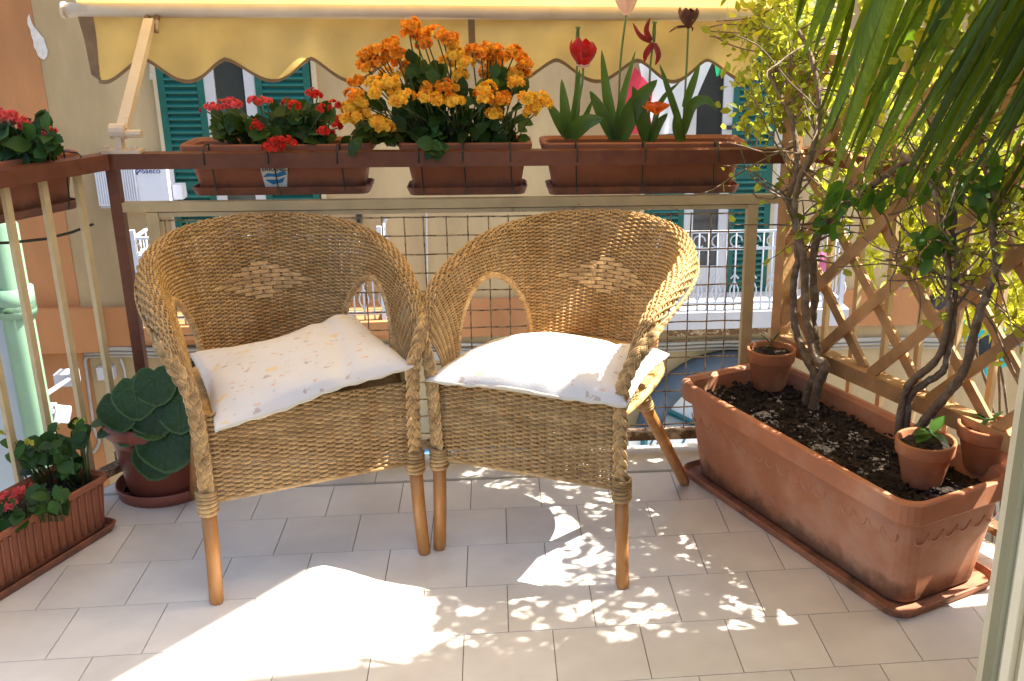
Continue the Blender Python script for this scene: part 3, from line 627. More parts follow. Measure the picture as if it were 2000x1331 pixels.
# floor planter at left
e1, e0 = onz(221, 1032), onz(0, 1170); d = (e0-e1).normalized(); nn = Vector((-d.y, d.x, 0)); nn = nn if nn.x < 0 else -nn
Lp, Wp = .62, .185
c = e1 + d*(Lp/2-.01) + nn*(Wp/2-.015)
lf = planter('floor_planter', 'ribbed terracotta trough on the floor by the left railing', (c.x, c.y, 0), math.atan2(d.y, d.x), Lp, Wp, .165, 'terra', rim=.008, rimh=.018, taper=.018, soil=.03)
LFM = Matrix.Translation((c.x, c.y, 0)) @ Matrix.Rotation(math.atan2(d.y, d.x), 4, 'Z')
rib = MB().tube([(0, 0, .03), (0, 0, .142)], .004, 5, caps=True).mesh('rib', 'terra', True)
side = 1 if (LFM.to_3x3() @ Vector((0, 1, 0))).dot(nn) < 0 else -1
for i in range(24):
    x = -Lp/2+.04+i*(Lp-.08)/23
    o = bpy.data.objects.new('rib', rib); COL.objects.link(o); o.parent = lf; o.matrix_basis = Matrix.Translation((x, side*(Wp/2-.0165), 0)) @ Matrix.Rotation(-side*.07, 4, 'X')

# big planter on the right
bl, bwid, bh = .945, .37, .305
c = tp(.452, -.185, 0)
bp_ = planter('big_planter', 'large weathered terracotta trough with two climbers on the right', (c.x, c.y, 0), math.atan2(TD.y, TD.x), bl, bwid, bh, 'terrab', rim=.02, rimh=.055, taper=.048, r=.05, soil=.045)
BPM = Matrix.Translation((c.x, c.y, 0)) @ Matrix.Rotation(math.atan2(TD.y, TD.x), 4, 'Z')
m = MB(); m.tube([(.021*math.cos(a)*1.0, 0, .026*math.sin(a)) for a in [math.pi+math.pi*i/10 for i in range(11)]], [.0012+.0022*math.sin(math.pi*i/10) for i in range(11)], 5, up=(0, 1, 0))
scal = m.mesh('relief_scallop', 'terrac', True)
yf = -1 if (BPM.to_3x3() @ Vector((0, -1, 0))).dot(TN) < 0 else 1
def bigface(z): f = (z-.016)/(bh-.055-.016); return .048+( .02-.048)*f
for i in range(17):
    x = -bl/2+.075+i*.0495; o = bpy.data.objects.new('relief_scallop', scal); COL.objects.link(o); o.parent = bp_
    o.matrix_basis = Matrix.Translation((x, yf*(bwid/2-bigface(.2)+.001), .208)) @ Matrix.Rotation(-yf*.12, 4, 'X')
for i in range(6):
    y = -bwid/2+.07+i*.0465; o = bpy.data.objects.new('relief_scallop', scal); COL.objects.link(o); o.parent = bp_
    o.matrix_basis = Matrix.Translation((bl/2-bigface(.2)+.001, y, .208)) @ Matrix.Rotation(math.pi/2, 4, 'Z') @ Matrix.Rotation(.12, 4, 'X')
rn = random.Random(5); m = MB()             # crumbs and bits on the soil
for i in range(900):
    x, y = rn.uniform(-bl/2+.05, bl/2-.05), rn.uniform(-bwid/2+.05, bwid/2-.05); r = rn.uniform(.002, .007)
    m.box((x, y, bh-.043+rn.uniform(0, .012)), (r*2, r*1.4, r), Matrix.Rotation(rn.uniform(0, 6), 3, 'Z') @ Matrix.Rotation(rn.uniform(-.6, .6), 3, 'X'))
cb = m.build('soil_crumbs', 'soil', bp_, world=False); cb['kind'] = 'stuff'
def claypot(label, P, r, h, seed):
    t = thing('clay_pot', label, 'flower pot', tuple(P)); m = MB()
    m.lathe([(0, 0), (r*.62, 0), (r*.66, .004), (r*.9, h*.68), (r*.91, h*.7), (r*.985, h*.71), (r, h*.74), (r*1.03, h*.97), (r*1.01, h), (r*.92, h), (r*.9, h*.97), (r*.84, h*.7)], 32); m.build('pot', 'clay', t, True, world=False)
    rn = random.Random(seed); s_ = MB(); n = 20; rings = 5
    pts = [[(r*.89*k/rings*math.cos(2*math.pi*j/n), r*.89*k/rings*math.sin(2*math.pi*j/n), h*.86+rn.uniform(-.004, .004)) for j in range(n)] for k in range(1, rings+1)]
    s_.loops(pts); s_.f.append(tuple(range(n))); s_.build('soil', 'soil', t, world=False); return t
def potat(px, py, z): return onz(px, py, z)
zs_ = bh-.045+.006
q1 = tp(.098, -.112, zs_)
q2 = onz(1797, 962, zs_); q2 = q2+(Vector((q2.x, q2.y, 0)).normalized()*.055)
q3 = onz(1918, 935, zs_); q3 = q3+(Vector((q3.x, q3.y, 0)).normalized()*.062)
claypot('small clay pot with a dry seedling at the far corner of the big planter', q1, .071, .125, 1)
claypot('small clay pot with a bright green seedling in the near corner of the big planter', q2, .07, .115, 2)
claypot('pale clay pot half behind the door frame in the big planter', q3, .074, .12, 3)
KL = [leafmesh('leaf', 'kleaf', 1, .72, 8, .22, .25, .58, scal=.05), leafmesh('leaf', 'kleaf', 1, .62, 8, .3, .45, .55, scal=.06)]
VD = leafmesh('leaf', 'vinedk', 1, .55, 6, .25, .25, .5)
def seedling(label, P, leaves, mat_leaf, sth):
    t = thing('seedling', label, 'seedling', tuple(P)); m = MB().tube([(0, 0, -.01), (.003, 0, sth*.5), (0, .003, sth)], .0022, 5); m.build('stem', 'kstem', t, True, world=False)
    for a, el, L in leaves:
        o = bpy.data.objects.new('leaf', mat_leaf); COL.objects.link(o); o.parent = t
        o.matrix_basis = frame((0, 0, sth*random.uniform(.6, 1)), (math.cos(a)*math.cos(el), math.sin(a)*math.cos(el), math.sin(el)), (0, 0, 1), L)
seedling('bright green seedling with four oval leaves in the near clay pot', q2+Vector((.01, 0, .1)), ((.5, .9, .062), (-2.6, .15, .055), (-.9, -.1, .05), (2, .5, .04), (3.4, .3, .05)), VD, .035)
seedling('dry thin seedling in the far clay pot', q1+Vector((0, 0, .107)), ((.4, 1.1, .05), (2.4, .9, .05), (-1, .5, .04), (-2.4, .4, .045), (1.4, .7, .03)), leafmesh('leaf', 'kleaf', 1, .16, 5, .2, .3), .04)
seedling('small blue green seedling in the pale clay pot', q3+Vector((0, 0, .103)), ((.4, .7, .05), (2.4, .5, .05), (-1, .2, .045), (-2.4, .2, .05)), leafmesh('leaf', 'kleaf', 1, .3, 5, .2, .3), .035)

# round pot with heart leaves
pc = onz(322, 962); pc = Vector((pc.x, pc.y, 0)) + Vector((0, .03, 0))
rp = thing('round_pot', 'round plum terracotta pot on a saucer behind the left chair', 'flower pot', (pc.x, pc.y, 0))
MB().lathe([(0, .006), (.118, .006), (.125, .012), (.131, .035), (.135, .036), (.136, .03), (.129, .0), (0, 0)], 40).build('saucer', 'terrap', rp, True, world=False)
MB().lathe([(0, .012), (.098, .012), (.103, .018), (.128, .195), (.142, .196), (.147, .205), (.147, .228), (.142, .236), (.132, .236), (.128, .225), (.126, .17)], 40).build('pot', 'terrap', rp, True, world=False)
MB().disc(.127, (0, 0, .2)).build('soil', 'soil', rp, world=False)
hp = thing('heart_leaved_plant', 'dark green plant with broad heart shaped leaves in the round pot', 'plant', (pc.x, pc.y, .2))
def heart(name, mat, ph=0.0):
    mb = MB(); N = 22; pts = []
    for i in range(N):
        a = 2*math.pi*i/N; r = .5*(1+.30*math.cos(a)+.10*math.exp(-(min(a, 2*math.pi-a)/.3)**2))*(1-.42*math.exp(-((a-math.pi)/.33)**2))*(1+.035*math.sin(5*a+ph)); pts.append((r*math.cos(a), r*math.sin(a)*1.05))
    def Z(x, y, i): return .05*abs(y)-.30*(x*x+y*y)+.02*math.sin(i*1.9+ph)*(x*x+y*y)*3
    mb.v = [(0, 0, 0)]
    for f in (.5, .93, 1.0): mb.v += [(p[0]*f, p[1]*f, Z(p[0]*f, p[1]*f, i)) for i, p in enumerate(pts)]
    for i in range(N):
        j = (i+1) % N; mb.f += [(0, 1+i, 1+j), (1+i, 1+N+i, 1+N+j, 1+j)]
    nm = len(mb.f)
    for i in range(N): j = (i+1) % N; mb.f += [(1+N+i, 1+2*N+i, 1+2*N+j, 1+N+j)]
    nv = len(mb.f)
    for k in (0, 3, -3, 6, -6):
        p = pts[k % N]; mb.tube([(p[0]*t, p[1]*t, Z(p[0]*t, p[1]*t, k % N)+.004) for t in (0, .3, .6, .9)], [.012, .009, .006, .003], 4)
    mb.v = [(x+.25, y, z) for x, y, z in mb.v]
    me = mb.mesh(name, mat, True); me.materials.append(MT['cleafm'])
    for q in range(nm, len(me.polygons)): me.polygons[q].material_index = 1
    return me
HLs = [heart('leaf', 'cleaf', q*1.3) for q in range(3)]; rn = random.Random(11); m = MB()
for i in range(36):
    k = i/36; a = i*2.4; el = math.radians(45 - 70*k**.9 + rn.uniform(-10, 10)); rad = .03+.09*k; c0 = Vector((math.cos(a)*rad, math.sin(a)*rad, .035+.05*(1-k)+rn.uniform(-.015, .015)-.01*k))
    d = Vector((math.cos(a)*math.cos(el), math.sin(a)*math.cos(el), math.sin(el))); sz = rn.uniform(.06, .098)
    o = inst('leaf', rn.choice(HLs), Matrix.Translation(hp.location) @ frame(c0, d, (0, 0, 1) if k > .2 else (rn.uniform(-1, 1), rn.uniform(-1, 1), .5), sz), hp)
    m.tube([(0, 0, 0), c0*.6+Vector((0, 0, .02)), c0+d*sz*.2], .0035, 4)
for px, py, sz in ((330, 850, .155), (285, 800, .13), (260, 770, .12), (350, 790, .13), (300, 750, .11), (370, 850, .12), (228, 800, .11), (315, 890, .12)):
    P = ony(px, py-30, pc.y-.10-.03*(py-750)/150); o = inst('leaf', rn.choice(HLs), frame(P, Vector((rn.uniform(-.3, .3), -.45, -.8)), (0, -1, .35), sz), hp)
m.build('stalks', 'kstem', hp, True, world=False)

# ------------------------------------------------------------------ wicker armchairs (local: u right, v back, w up; origin between the front feet)
V3 = Vector
RC = [V3(p) for p in ((.256, .0, .575), (.266, .03, .640), (.270, .105, .690), (.272, .25, .730), (.256, .385, .757), (.196, .51, .778), (.100, .588, .790), (0, .615, .794))]
ROLL_W = (.008, .022, .036, .043, .042, .032, .018, .012)
BC = [V3(p) for p in ((.238, .016, .44), (.243, .06, .44), (.246, .13, .44), (.243, .24, .44), (.226, .35, .44), (.170, .44, .44), (.088, .485, .44), (0, .497, .44))]
NI = 7
def shell(i, s, side):          # i: 0 front leg .. 7 middle of the back ; s: 0 seat .. 1 rim
    r, b = cr(RC, i), cr(BC, i)
    p = b + (r-b)*s
    out = V3((b.x, b.y-.2, 0)); out.normalize()
    p = p - out*(.016*math.sin(math.pi*s)) + out*(.012*max(0, s-.8)/.2*max(0, (i-1)/6))
    if s > 1:
        q = (s-1)/.25; rw = float(np.interp(i, range(8), ROLL_W)); p = r + out*(.012*max(0, (i-1)/6)) + out*(rw*math.sin(q*math.pi/2)) + V3((0, 0, rw*(.25*math.sin(math.pi*q)-.75*q*q)))
    return V3((p.x*side, p.y, p.z))
def hole(i, s): return ((i-3.2)/1.6)**2 + (s/.74)**2 < 1
# stake positions equally spaced along the middle line, from the left front leg round to the right
def build_chair(name):
    root = bpy.data.objects.new(name, None); COL.objects.link(root); root.empty_display_size = .05; ROOTLOC[root.name] = (0, 0, 0)
    def T(f):          # f in 0..1 around the shell
        g = f*2*NI; return (g, -1) if g <= NI else (2*NI-g, 1)
    K = 400; pts = [shell(*((T(q/K)[0], .6, T(q/K)[1]))) for q in range(K+1)]; cum = [0]
    for q in range(K): cum.append(cum[-1]+(pts[q+1]-pts[q]).length)
    NS = 70
    def at(a):          # a in 0..NS -> f
        L = cum[-1]*a/NS
        lo, hi = 0, K
        while hi-lo > 1:
            mid = (lo+hi)//2
            if cum[mid] <= L: lo = mid
            else: hi = mid
        return (lo + (L-cum[lo])/max(1e-9, cum[hi]-cum[lo]))/K
    SUB = 3; fs = [at(j/SUB) for j in range(NS*SUB+1)]
    def SP(f, s): i, sd = T(f); return shell(i, s, sd)
    rows = 72; m = MB(); rn = random.Random(1)
    PT = {}
    for k in range(rows+10):
        s = (k+.5)/rows if k < rows else 1+.25*(k-rows+.5)/10; run = []
        def flush():
            nonlocal run
            if len(run) > 3:
                P = [q[0] for q in run]; R_ = [q[1] for q in run]; m.tube(P, R_, 5)
            run = []
        for j, f in enumerate(fs):
            i, sd = T(f)
            if hole(i, s): flush(); continue
            p = shell(i, s, sd); top = shell(i, 1, sd); bot = shell(i, 0, sd); pitch = (top-bot).length/rows
            tang = SP(min(1, f+.004), s)-SP(max(0, f-.004), s); nrm = tang.cross((top-bot) if s <= 1 else shell(i, min(1.25, s+.02), sd)-shell(i, s-.02, sd)); nrm.normalize()
            if s > 1: pitch = (shell(i, 1.25, sd)-top).length/10*1.15
            amp = .0046*math.cos(math.pi*j/SUB + math.pi*k)
            run.append((p + nrm*amp + V3((0, 0, rn.uniform(-.0004, .0004))), min(.0032, pitch*.58)))
        flush()
    wv = m.build('woven_backrest', 'rattan', root, True, world=False); wv['kind'] = 'stuff'
    m = MB()
    for j in range(NS+1):
        f = at(j); i, sd = T(f); q = [shell(i, x/12, sd) for x in range(13)]+[shell(i, 1+.05*x, sd) for x in range(1, 6)]; run = []
        for x in range(18):
            if hole(i, x/12): run = []
            else: run.append(q[x])
        if len(run) > 1: m.tube(run, .0030, 5)
    stk = m.build('stakes', 'rattan', root, True, world=False); stk['kind'] = 'stuff'
    # flat diamond motif on the inside of the back
    for r_ in range(-4, 5):
        n = 5-abs(r_)
        for c_ in range(n):
            u0 = (c_-(n-1)/2)*.052; mb = MB(); s = .54 + r_*.030
            def pt(x, dz):
                # inside of back at lateral x
                lo, hi = 4.0, 7.0
                for _ in range(18):
                    md = (lo+hi)/2
                    if shell(md, s, 1).x > abs(x): lo = md
                    else: hi = md
                p = shell(lo, s+dz, 1 if x >= 0 else -1); p.x = x
                return p
            vv = []
            for q in range(5):
                x = u0 + (q/4-.5)*.046; bow = .0062+.0026*math.sin(math.pi*q/4)
                for dz in (-.0125, .0125):
                    p = pt(x, dz); vv.append(p + V3((0, -bow, .0)))
            mb.add(vv, [(2*q, 2*q+1, 2*q+3, 2*q+2) for q in range(4)])
            o = mb.build('flat_weave_band', 'braid', root, True, world=False)
    # apron below the seat: front, sides, back
    m = MB(); z0, z1 = .262, .475; nr = 37
    A, B = V3((-.238, .004, 0)), V3((.238, .004, 0)); ns = 22
    for k in range(nr):
        z = z0 + (z1-z0)*(k+.5)/nr
        m.tube([A+(B-A)*(j/(ns*SUB)) + V3((0, .0046*math.cos(math.pi*j/SUB+math.pi*k), z+rn.uniform(-.0007, .0007))) for j in range(ns*SUB+1)], .0034, 5)
    for j in range(ns+1): m.tube([A+(B-A)*(j/ns)+V3((0, 0, z0)), A+(B-A)*(j/ns)+V3((0, 0, z1))], .003, 5)
    ap = m.build('woven_apron', 'rattan', root, True, world=False); ap['kind'] = 'stuff'
    m = MB(); loop = [V3((cr(BC, T(q/60)[0]).x*T(q/60)[1], cr(BC, T(q/60)[0]).y, 0)) for q in range(61)]
    m.tube([A+V3((0, 0, .258)), B+V3((0, 0, .258))], .0065, 6); m.tube([p+V3((0, 0, .446)) for p in loop], .012, 7); m.build('edge_binding', 'braid', root, True, world=False)
    m = MB(); n = len(loop); m.v = [tuple(p*.985+V3((0, 0, .462))) for p in loop]+[tuple(p*.985+V3((0, 0, .450))) for p in loop]; m.f = [tuple(range(n)), tuple(reversed(range(n, 2*n)))]+[(i, n+i, n+(i+1) % n, (i+1) % n) for i in range(n)]; m.build('seat', 'braid', root, world=False)
    # arch binding round each side opening
    for sd in (-1, 1):
        P = []
        for q in range(41):
            a = math.pi*q/40; i = 3.2-1.6*math.cos(a); s = .74*math.sin(a); P.append(shell(i, max(0, s), sd))
        P2 = smooth_path(P, 3); m = MB(); m.tube(P2, [.0085 if q % 2 else .0100 for q in range(len(P2))], 7); m.build('opening_binding', 'braid', root, False, world=False)
        # wrapped band beside front leg and at the foot of the back
    # legs
    for sd in (-1, 1):
        m = MB(); m.tube([V3((sd*.256, -.008, 0)), V3((sd*.254, -.007, .01)), V3((sd*.249, -.003, .12)), V3((sd*.246, 0, .25))], [.0145, .0165, .0165, .017], 14)
        leg = m.build('front_leg', 'cane', root, True, world=False)
        m = MB()
        for q in range(6): z = .238+q*.0095; m.tube([V3((sd*.2465+.0200*math.cos(a), .0200*math.sin(a), z+.002*math.sin(a+q))) for a in [2*math.pi*x/16 for x in range(17)]], .0052, 5, up=(0, 0, 1), caps=False)
        m.build('binding', 'braid', leg, True, world=False)
        m = MB(); m.tube([V3((sd*.222, .172, .445)), V3((sd*.227, .312, .30)), V3((sd*.232, .452, .15)), V3((sd*.236, .585, .008)), V3((sd*.236, .59, 0))], [.016, .0165, .016, .0155, .013], 14); leg = m.build('rear_leg', 'cane', root, True, world=False)
        m = MB()
        for q in range(5): z = .38+q*.009; m.tube([V3((sd*.2245+.0195*math.cos(a), .235-.0966*(z-.38)/.1+.0235*math.sin(a), z)) for a in [2*math.pi*x/16 for x in range(17)]], .005, 5, up=(0, 0, 1), caps=False)
        m.build('binding', 'braid', leg, True, world=False)
    # plaited rim: up one front leg, round the top, down the other
    half = [V3(p) for p in ((.246, .0, .285), (.245, -.004, .36), (.246, -.008, .45), (.252, -.009, .53))] + [V3((shell(i_, 1.25, 1).x+.002, shell(i_, 1.25, 1).y, shell(i_, 1.25, 1).z)) for i_ in range(7)]
    path = [V3((-p.x, p.y, p.z)) for p in half] + [shell(7, 1.25, 1)+V3((0, .002, 0))] + list(reversed(half))
    path = smooth_path(path, 24)
    # resample
    cum = [0]
    for q in range(len(path)-1): cum.append(cum[-1]+(path[q+1]-path[q]).length)
    tot = cum[-1]; step = .006; N_ = int(tot/step); res = []; j = 0
    for q in range(N_+1):
        L = tot*q/N_
        while j < len(cum)-2 and cum[j+1] < L: j += 1
        res.append(path[j]+(path[j+1]-path[j])*((L-cum[j])/max(1e-9, cum[j+1]-cum[j])))
    m = MB(); frames = []; cent = V3((0, .22, .45))
    for q in range(N_+1):
        t = (res[min(q+1, N_)]-res[max(q-1, 0)]).normalized(); outv = V3((res[q].x*1.0, res[q].y-.22, 0)); fr = V3((0, -1, 0))
        wgt = min(1, max(0, (res[q].y-.0)/.14)); nrm = (fr*(1-wgt) + (outv.normalized()*1.0+V3((0, 0, -.15)))*wgt); nrm = nrm - t*nrm.dot(t); nrm.normalize(); frames.append((t, nrm, t.cross(nrm)))
    lam = .078; gs = [.72*(1-.70*min(1, max(0, r_.y/.12))) for r_ in res]
    m.tube([res[q]-V3((0, 0, .012*(1-gs[q]))) for q in range(N_+1)], [.0125*g for g in gs], 8)
    for st_ in range(3):
        for sub in range(4):
            P = []; so = (sub-1.5)*.0060
            for q in range(N_+1):
                x = tot*q/N_*2*math.pi/lam; ph = x+2*math.pi*st_/3; A_ = .0135; sl_ = A_*2*math.pi/lam*math.cos(ph); nn_ = math.sqrt(1+sl_*sl_)
                t, nrm, bi = frames[q]; g = gs[q]
                P.append(res[q] + bi*g*(A_*math.sin(ph)+so/nn_) + nrm*(g*(.0055*math.sin(2*ph)+.010)+.003*(1-g)) - V3((0, 0, .012*(1-g))) - t*(g*so*sl_/nn_))
            m.tube(P, [.0037*max(.5, g) for g in gs], 5)
    pl = m.build('plaited_rim', 'braid', root, True, world=False)
    return root
ch = build_chair('wicker_armchair')
def placed(root, P, yaw):
    root.location = P; root.rotation_euler = (0, 0, yaw); return root
def dup(o, parent=None):
    c = o.copy(); COL.objects.link(c)
    if parent is not None: c.parent = parent
    for k in list(o.children): dup(k, c)
    return c
ch2 = dup(ch)
def seat_at(a, b):
    A, B = onz(*a), onz(*b); e = (B-A); yaw = math.atan2(e.y, e.x); return (A+B)/2 + V3((-math.sin(yaw), math.cos(yaw), 0))*.008, yaw
p1, y1 = seat_at((427, 1178), (838, 1080)); p2, y2 = seat_at((855, 1074), (1200, 1146))
p1 = p1 + V3((-.008, 0, 0)); p2 = p2 + V3((.012, 0, 0))
placed(ch, p1, y1); placed(ch2, p2, y2)
tag(ch, 'wicker armchair with plaited rim standing in front of the round plant pot', 'armchair', 'pair of wicker armchairs')
tag(ch2, 'sunlit wicker armchair with plaited rim next to the big planter', 'armchair', 'pair of wicker armchairs')

# cushions
def cushion(label, P, yaw, C, thick, wr, seed, sag):
    # C: corners front-left, front-right, back-right, back-left in chair coordinates
    t = thing('cushion', label, 'cushion', tuple(P), yaw, 'printed seat cushions'); n = 44
    C = [V3(c) for c in C]; rn = random.Random(seed); ph = [rn.uniform(0, 6) for _ in range(8)]
    def base(a, b):
        p = (C[0]*(1-a)+C[1]*a)*(1-b) + (C[3]*(1-a)+C[2]*a)*b
        # edges pull in between the corners
        ea = math.sin(math.pi*a); eb = math.sin(math.pi*b)
        mid = (C[0]+C[1]+C[2]+C[3])/4
        pull = .055*(ea*(1-eb)**3 + eb*(1-ea)**3)
        ed = max(abs(2*a-1), abs(2*b-1))**6; wob = .007*ed*math.sin(9*a+7*b+seed*2)*math.sin(math.pi*a+.3) 
        return p + (mid-p)*pull + V3((0, -.8*wob, wob-sag(a, b)))
    def prof(a, b):
        u, v = 2*a-1, 2*b-1; return max(0, (1-u**2))**.45*max(0, (1-v**2))**.45
    def wrink(a, b):
        e = prof(a, b)
        w_ = .003*math.sin(11*a+5*b+ph[0])*math.sin(3*b+ph[1]) + .003*math.sin(9*b-5*a+ph[2])
        edge = (1-e)
        w_ += edge*.0015*math.sin(33*a+9*b+ph[3])*(1 if b < .5 else .6) + edge*.002*math.sin(29*b+ph[4])
        w_ += wr*math.exp(-((a-.72-.12*(b-.5))/.05)**2)*-.018
        return w_*min(1, e*3)
    m = MB(); m.grid(lambda a, b: base(a, b)+V3((0, 0, thick*prof(a, b)+wrink(a, b))), n, n)
    me = m.mesh('cover', 'cushion', True); uvl = me.uv_layers.new(name='UV')
    m2 = MB(); m2.grid(lambda a, b: base(a, 1-b)+V3((0, 0, -thick*.45*prof(a, 1-b))), n, n)
    for pol in me.polygons:
        for li in pol.loop_indices:
            vi = me.loops[li].vertex_index; uvl.data[li].uv = ((vi // (n+1))/n + seed*.37, (vi % (n+1))/n + seed*.61)
    o = bpy.data.objects.new('cover', me); COL.objects.link(o); o.parent = t
    m2.build('underside', 'hem', t, True, world=False)
    E = [base(q/30, 0) for q in range(31)]+[base(1, q/30) for q in range(1, 31)]+[base(1-q/30, 1) for q in range(1, 31)]+[base(0, 1-q/30) for q in range(1, 30)]
    hm_ = MB()
    cen = (C[0]+C[1]+C[2]+C[3])/4
    ring1 = E; ring2 = [p+(p-cen).normalized()*.003+V3((0, 0, -.003+.002*math.sin(i*1.7))) for i, p in enumerate(E)]; ring0 = [p+V3((0, 0, -.004)) for p in E]; ring3 = [p+V3((0, 0, -.004)) for p in ring2]
    hm_.loops([ring1, ring2, ring3, ring0]); hm_.build('hem', 'hem', t, True, world=False)
    return t
def loc(px, P, yaw, v):          # pixel -> chair coordinates on the plane at depth v
    n = V3((-math.sin(yaw), math.cos(yaw), 0)); q = onp(px[0], px[1], P+n*v, n) - P
    return V3((q.dot(V3((math.cos(yaw), math.sin(yaw), 0))), v, q.z))
c1 = [loc((421, 840), p1, y1, -.05), loc((806, 714), p1, y1, -.02), loc((690, 616), p1, y1, .36), loc((372, 690), p1, y1, .30)]
cushion('crumpled floral cushion on the armchair in front of the round pot', p1, y1, c1, .056, .45, 1, lambda a, b: .028*math.sin(math.pi*min(1, a*1.15))*b)
c2 = [loc((833, 740), p2, y2, -.03), loc((1222, 792), p2, y2, -.035), loc((1305, 690), p2, y2, .20), loc((975, 668), p2, y2, .40)]
cushion('sun bleached floral cushion poking out of the side of its armchair', p2, y2, c2, .072, .6, 2, lambda a, b: 0)
print('cush', [tuple(round(x, 3) for x in c) for c in c1], [tuple(round(x, 3) for x in c) for c in c2])

# ------------------------------------------------------------------ flowers on the rail
def floret(mb, p, nrm, r, rn):
    q = nrm.to_track_quat('Z', 'Y').to_matrix()
    a0 = rn.uniform(0, 6)
    for ring, (k, rr, lift) in enumerate(((6, 1, .15), (5, .72, .5), (3, .4, .75))):
        for j in range(k):
            a = a0+ring*.5+2*math.pi*j/k; c, s = math.cos(a), math.sin(a); w_ = .5*rr
            pts = [V3((0, 0, .1)), V3((c*rr*.6-s*w_, s*rr*.6+c*w_, lift*.7)), V3((c*rr, s*rr, lift)), V3((c*rr*.6+s*w_, s*rr*.6-c*w_, lift*.7))]
            mb.add([p + q @ (x*r) for x in pts], [(0, 1, 2, 3)])
def head(name, P, R, n, r, mat, parent, rn):
    mb = MB()
    for i in range(n):
        z = rn.uniform(-.35, 1); a = rn.uniform(0, 2*math.pi); h = math.sqrt(max(0, 1-z*z)); d = V3((h*math.cos(a), h*math.sin(a)-.25, z*.8)).normalized()
        floret(mb, P+V3((d.x*R, d.y*R, d.z*R*.8)), d, r*rn.uniform(.8, 1.15), rn)
    return mb.build(name, mat, parent, False)
def kalanchoe(label, base, heads, leaves, yd, rn, hr=.020, nf=12, fr=.0135, cat='kalanchoe', spread=.10, leafsz=(.04, .065), group=None, hang=False):
    t = thing('kalanchoe', label, cat, tuple(base), 0, group); m = MB()
    for (x, y, mat) in heads:
        P = ony(x, y, yd + rn.uniform(-.05, .04) - (.085 if y > 150 and hang else 0) if not (hang and y > 271) else RY-.03); head('flower_head', P, hr*rn.uniform(.85, 1.2), nf+rn.randint(-1, 2), fr, mat, t, rn)
        b = V3((P.x*.45+base[0]*.55+rn.uniform(-.05, .05), base[1]+rn.uniform(-.03, .03), base[2]))
        if abs(P.x-base[0]) < .6*spread+1: m.tube([b, (b+P)/2+V3((0, 0, .015)), P-V3((0, 0, .006))], .0020, 4)
    for (x, y) in leaves:
        P = ony(x, y, yd+rn.uniform(-.07, .06) if not (hang and y > 279) else RY-.03-rn.uniform(0, .02)); c = V3((P.x*.75+base[0]*.25, base[1], base[2]+.02)); d = (P-c)
        d = V3((d.x+rn.uniform(-.06, .06), rn.uniform(-.1, .05), d.z*.5+rn.uniform(-.05, .06)))
        if d.length < .01: d = V3((0, -1, .2))
        sz = rn.uniform(*leafsz); up = V3((rn.uniform(-.5, .5), -1.0, rn.uniform(.2, 1.1)))
        inst('leaf', rn.choice(KL), frame(P-d.normalized()*sz*.5, d, up, sz), t)
        if rn.random() < .5: m.tube([V3((c.x, c.y, base[2])), (c+P)/2, P-d.normalized()*sz*.5], .0028, 4)
    m.build('stems', 'kstem', t, True); return t
rn = random.Random(21)
Z2 = [(270, 470, 'o'), (330, 440, 'o'), (500, 350, 'o'), (540, 420, 'o'), (300, 520, 'o'), (380, 400, 'o'), (450, 440, 'o'), (560, 490, 'o'), (400, 500, 'o'), (480, 590, 'y'), (560, 590, 'y'), (490, 650, 'y'), (220, 640, 'o'), (360, 650, 'y'), (420, 670, 'y'), (200, 740, 'o'), (250, 800, 'y'), (180, 850, 'y'), (200, 920, 'y'), (270, 900, 'y'), (160, 930, 'y'), (350, 730, 'y'), (520, 740, 'y'), (550, 800, 'y'), (600, 750, 'y'),
      (650, 200, 'o'), (640, 260, 'o'), (700, 270, 'o'), (760, 265, 'y'), (760, 350, 'o'), (850, 260, 'o'), (900, 290, 'o'), (950, 300, 'o'), (960, 355, 'y'), (930, 490, 'y'), (1000, 430, 'y'), (1040, 480, 'y'), (1080, 500, 'y'), (1130, 400, 'o'), (1200, 420, 'o'), (1250, 390, 'o'), (1320, 410, 'o'), (1270, 450, 'o'), (1310, 470, 'o'), (1290, 515, 'y'), (1370, 440, 'o'), (1460, 410, 'o'), (1500, 450, 'o'), (1540, 510, 'o'), (1530, 570, 'o'), (1460, 590, 'y'), (1470, 650, 'y'), (1250, 570, 'o'),
      (780, 690, 'o'), (760, 770, 'y'), (830, 790, 'y'), (910, 670, 'o'), (970, 690, 'y'), (900, 740, 'o'), (950, 780, 'y'), (1000, 800, 'y'), (1240, 690, 'y'), (1210, 730, 'o'), (1240, 780, 'y'), (1310, 770, 'o'), (1380, 760, 'o'), (1350, 800, 'y'), (1300, 890, 'y'), (1040, 590, 'y'), (1600, 790, 'y'), (1650, 770, 'y'), (1690, 810, 'y'), (1610, 830, 'y'), (1590, 880, 'y'), (390, 960, 'y'), (440, 990, 'y'), (1560, 770, 'y')]
mp = {'o': 'orange', 'y': 'yellow', 'r': 'red', 'p': 'pink', 'b': 'ybud'}
heads = [(640+x*.25, y*.25, mp[k]) for x, y, k in Z2]
leaves = []
for i in range(190):
    a = rn.uniform(0, 1); x = 800+(rn.random()+rn.random()-1)*150*1.25 + 60; y = rn.uniform(170, 278)
    if x < 760: y = rn.uniform(195, 278)
    leaves.append((min(1020, max(690, x)), y))
for i in range(26): leaves.append((830+rn.gauss(0, 18), 145+rn.gauss(0, 12)))
for i in range(14): leaves.append((970+rn.gauss(0, 14), 155+rn.gauss(0, 10)))
for i in range(12): leaves.append((865+rn.gauss(0, 18), 285+rn.gauss(0, 8)))
for i in range(12): leaves.append((710+rn.gauss(0, 15), 265+rn.gauss(0, 12)))
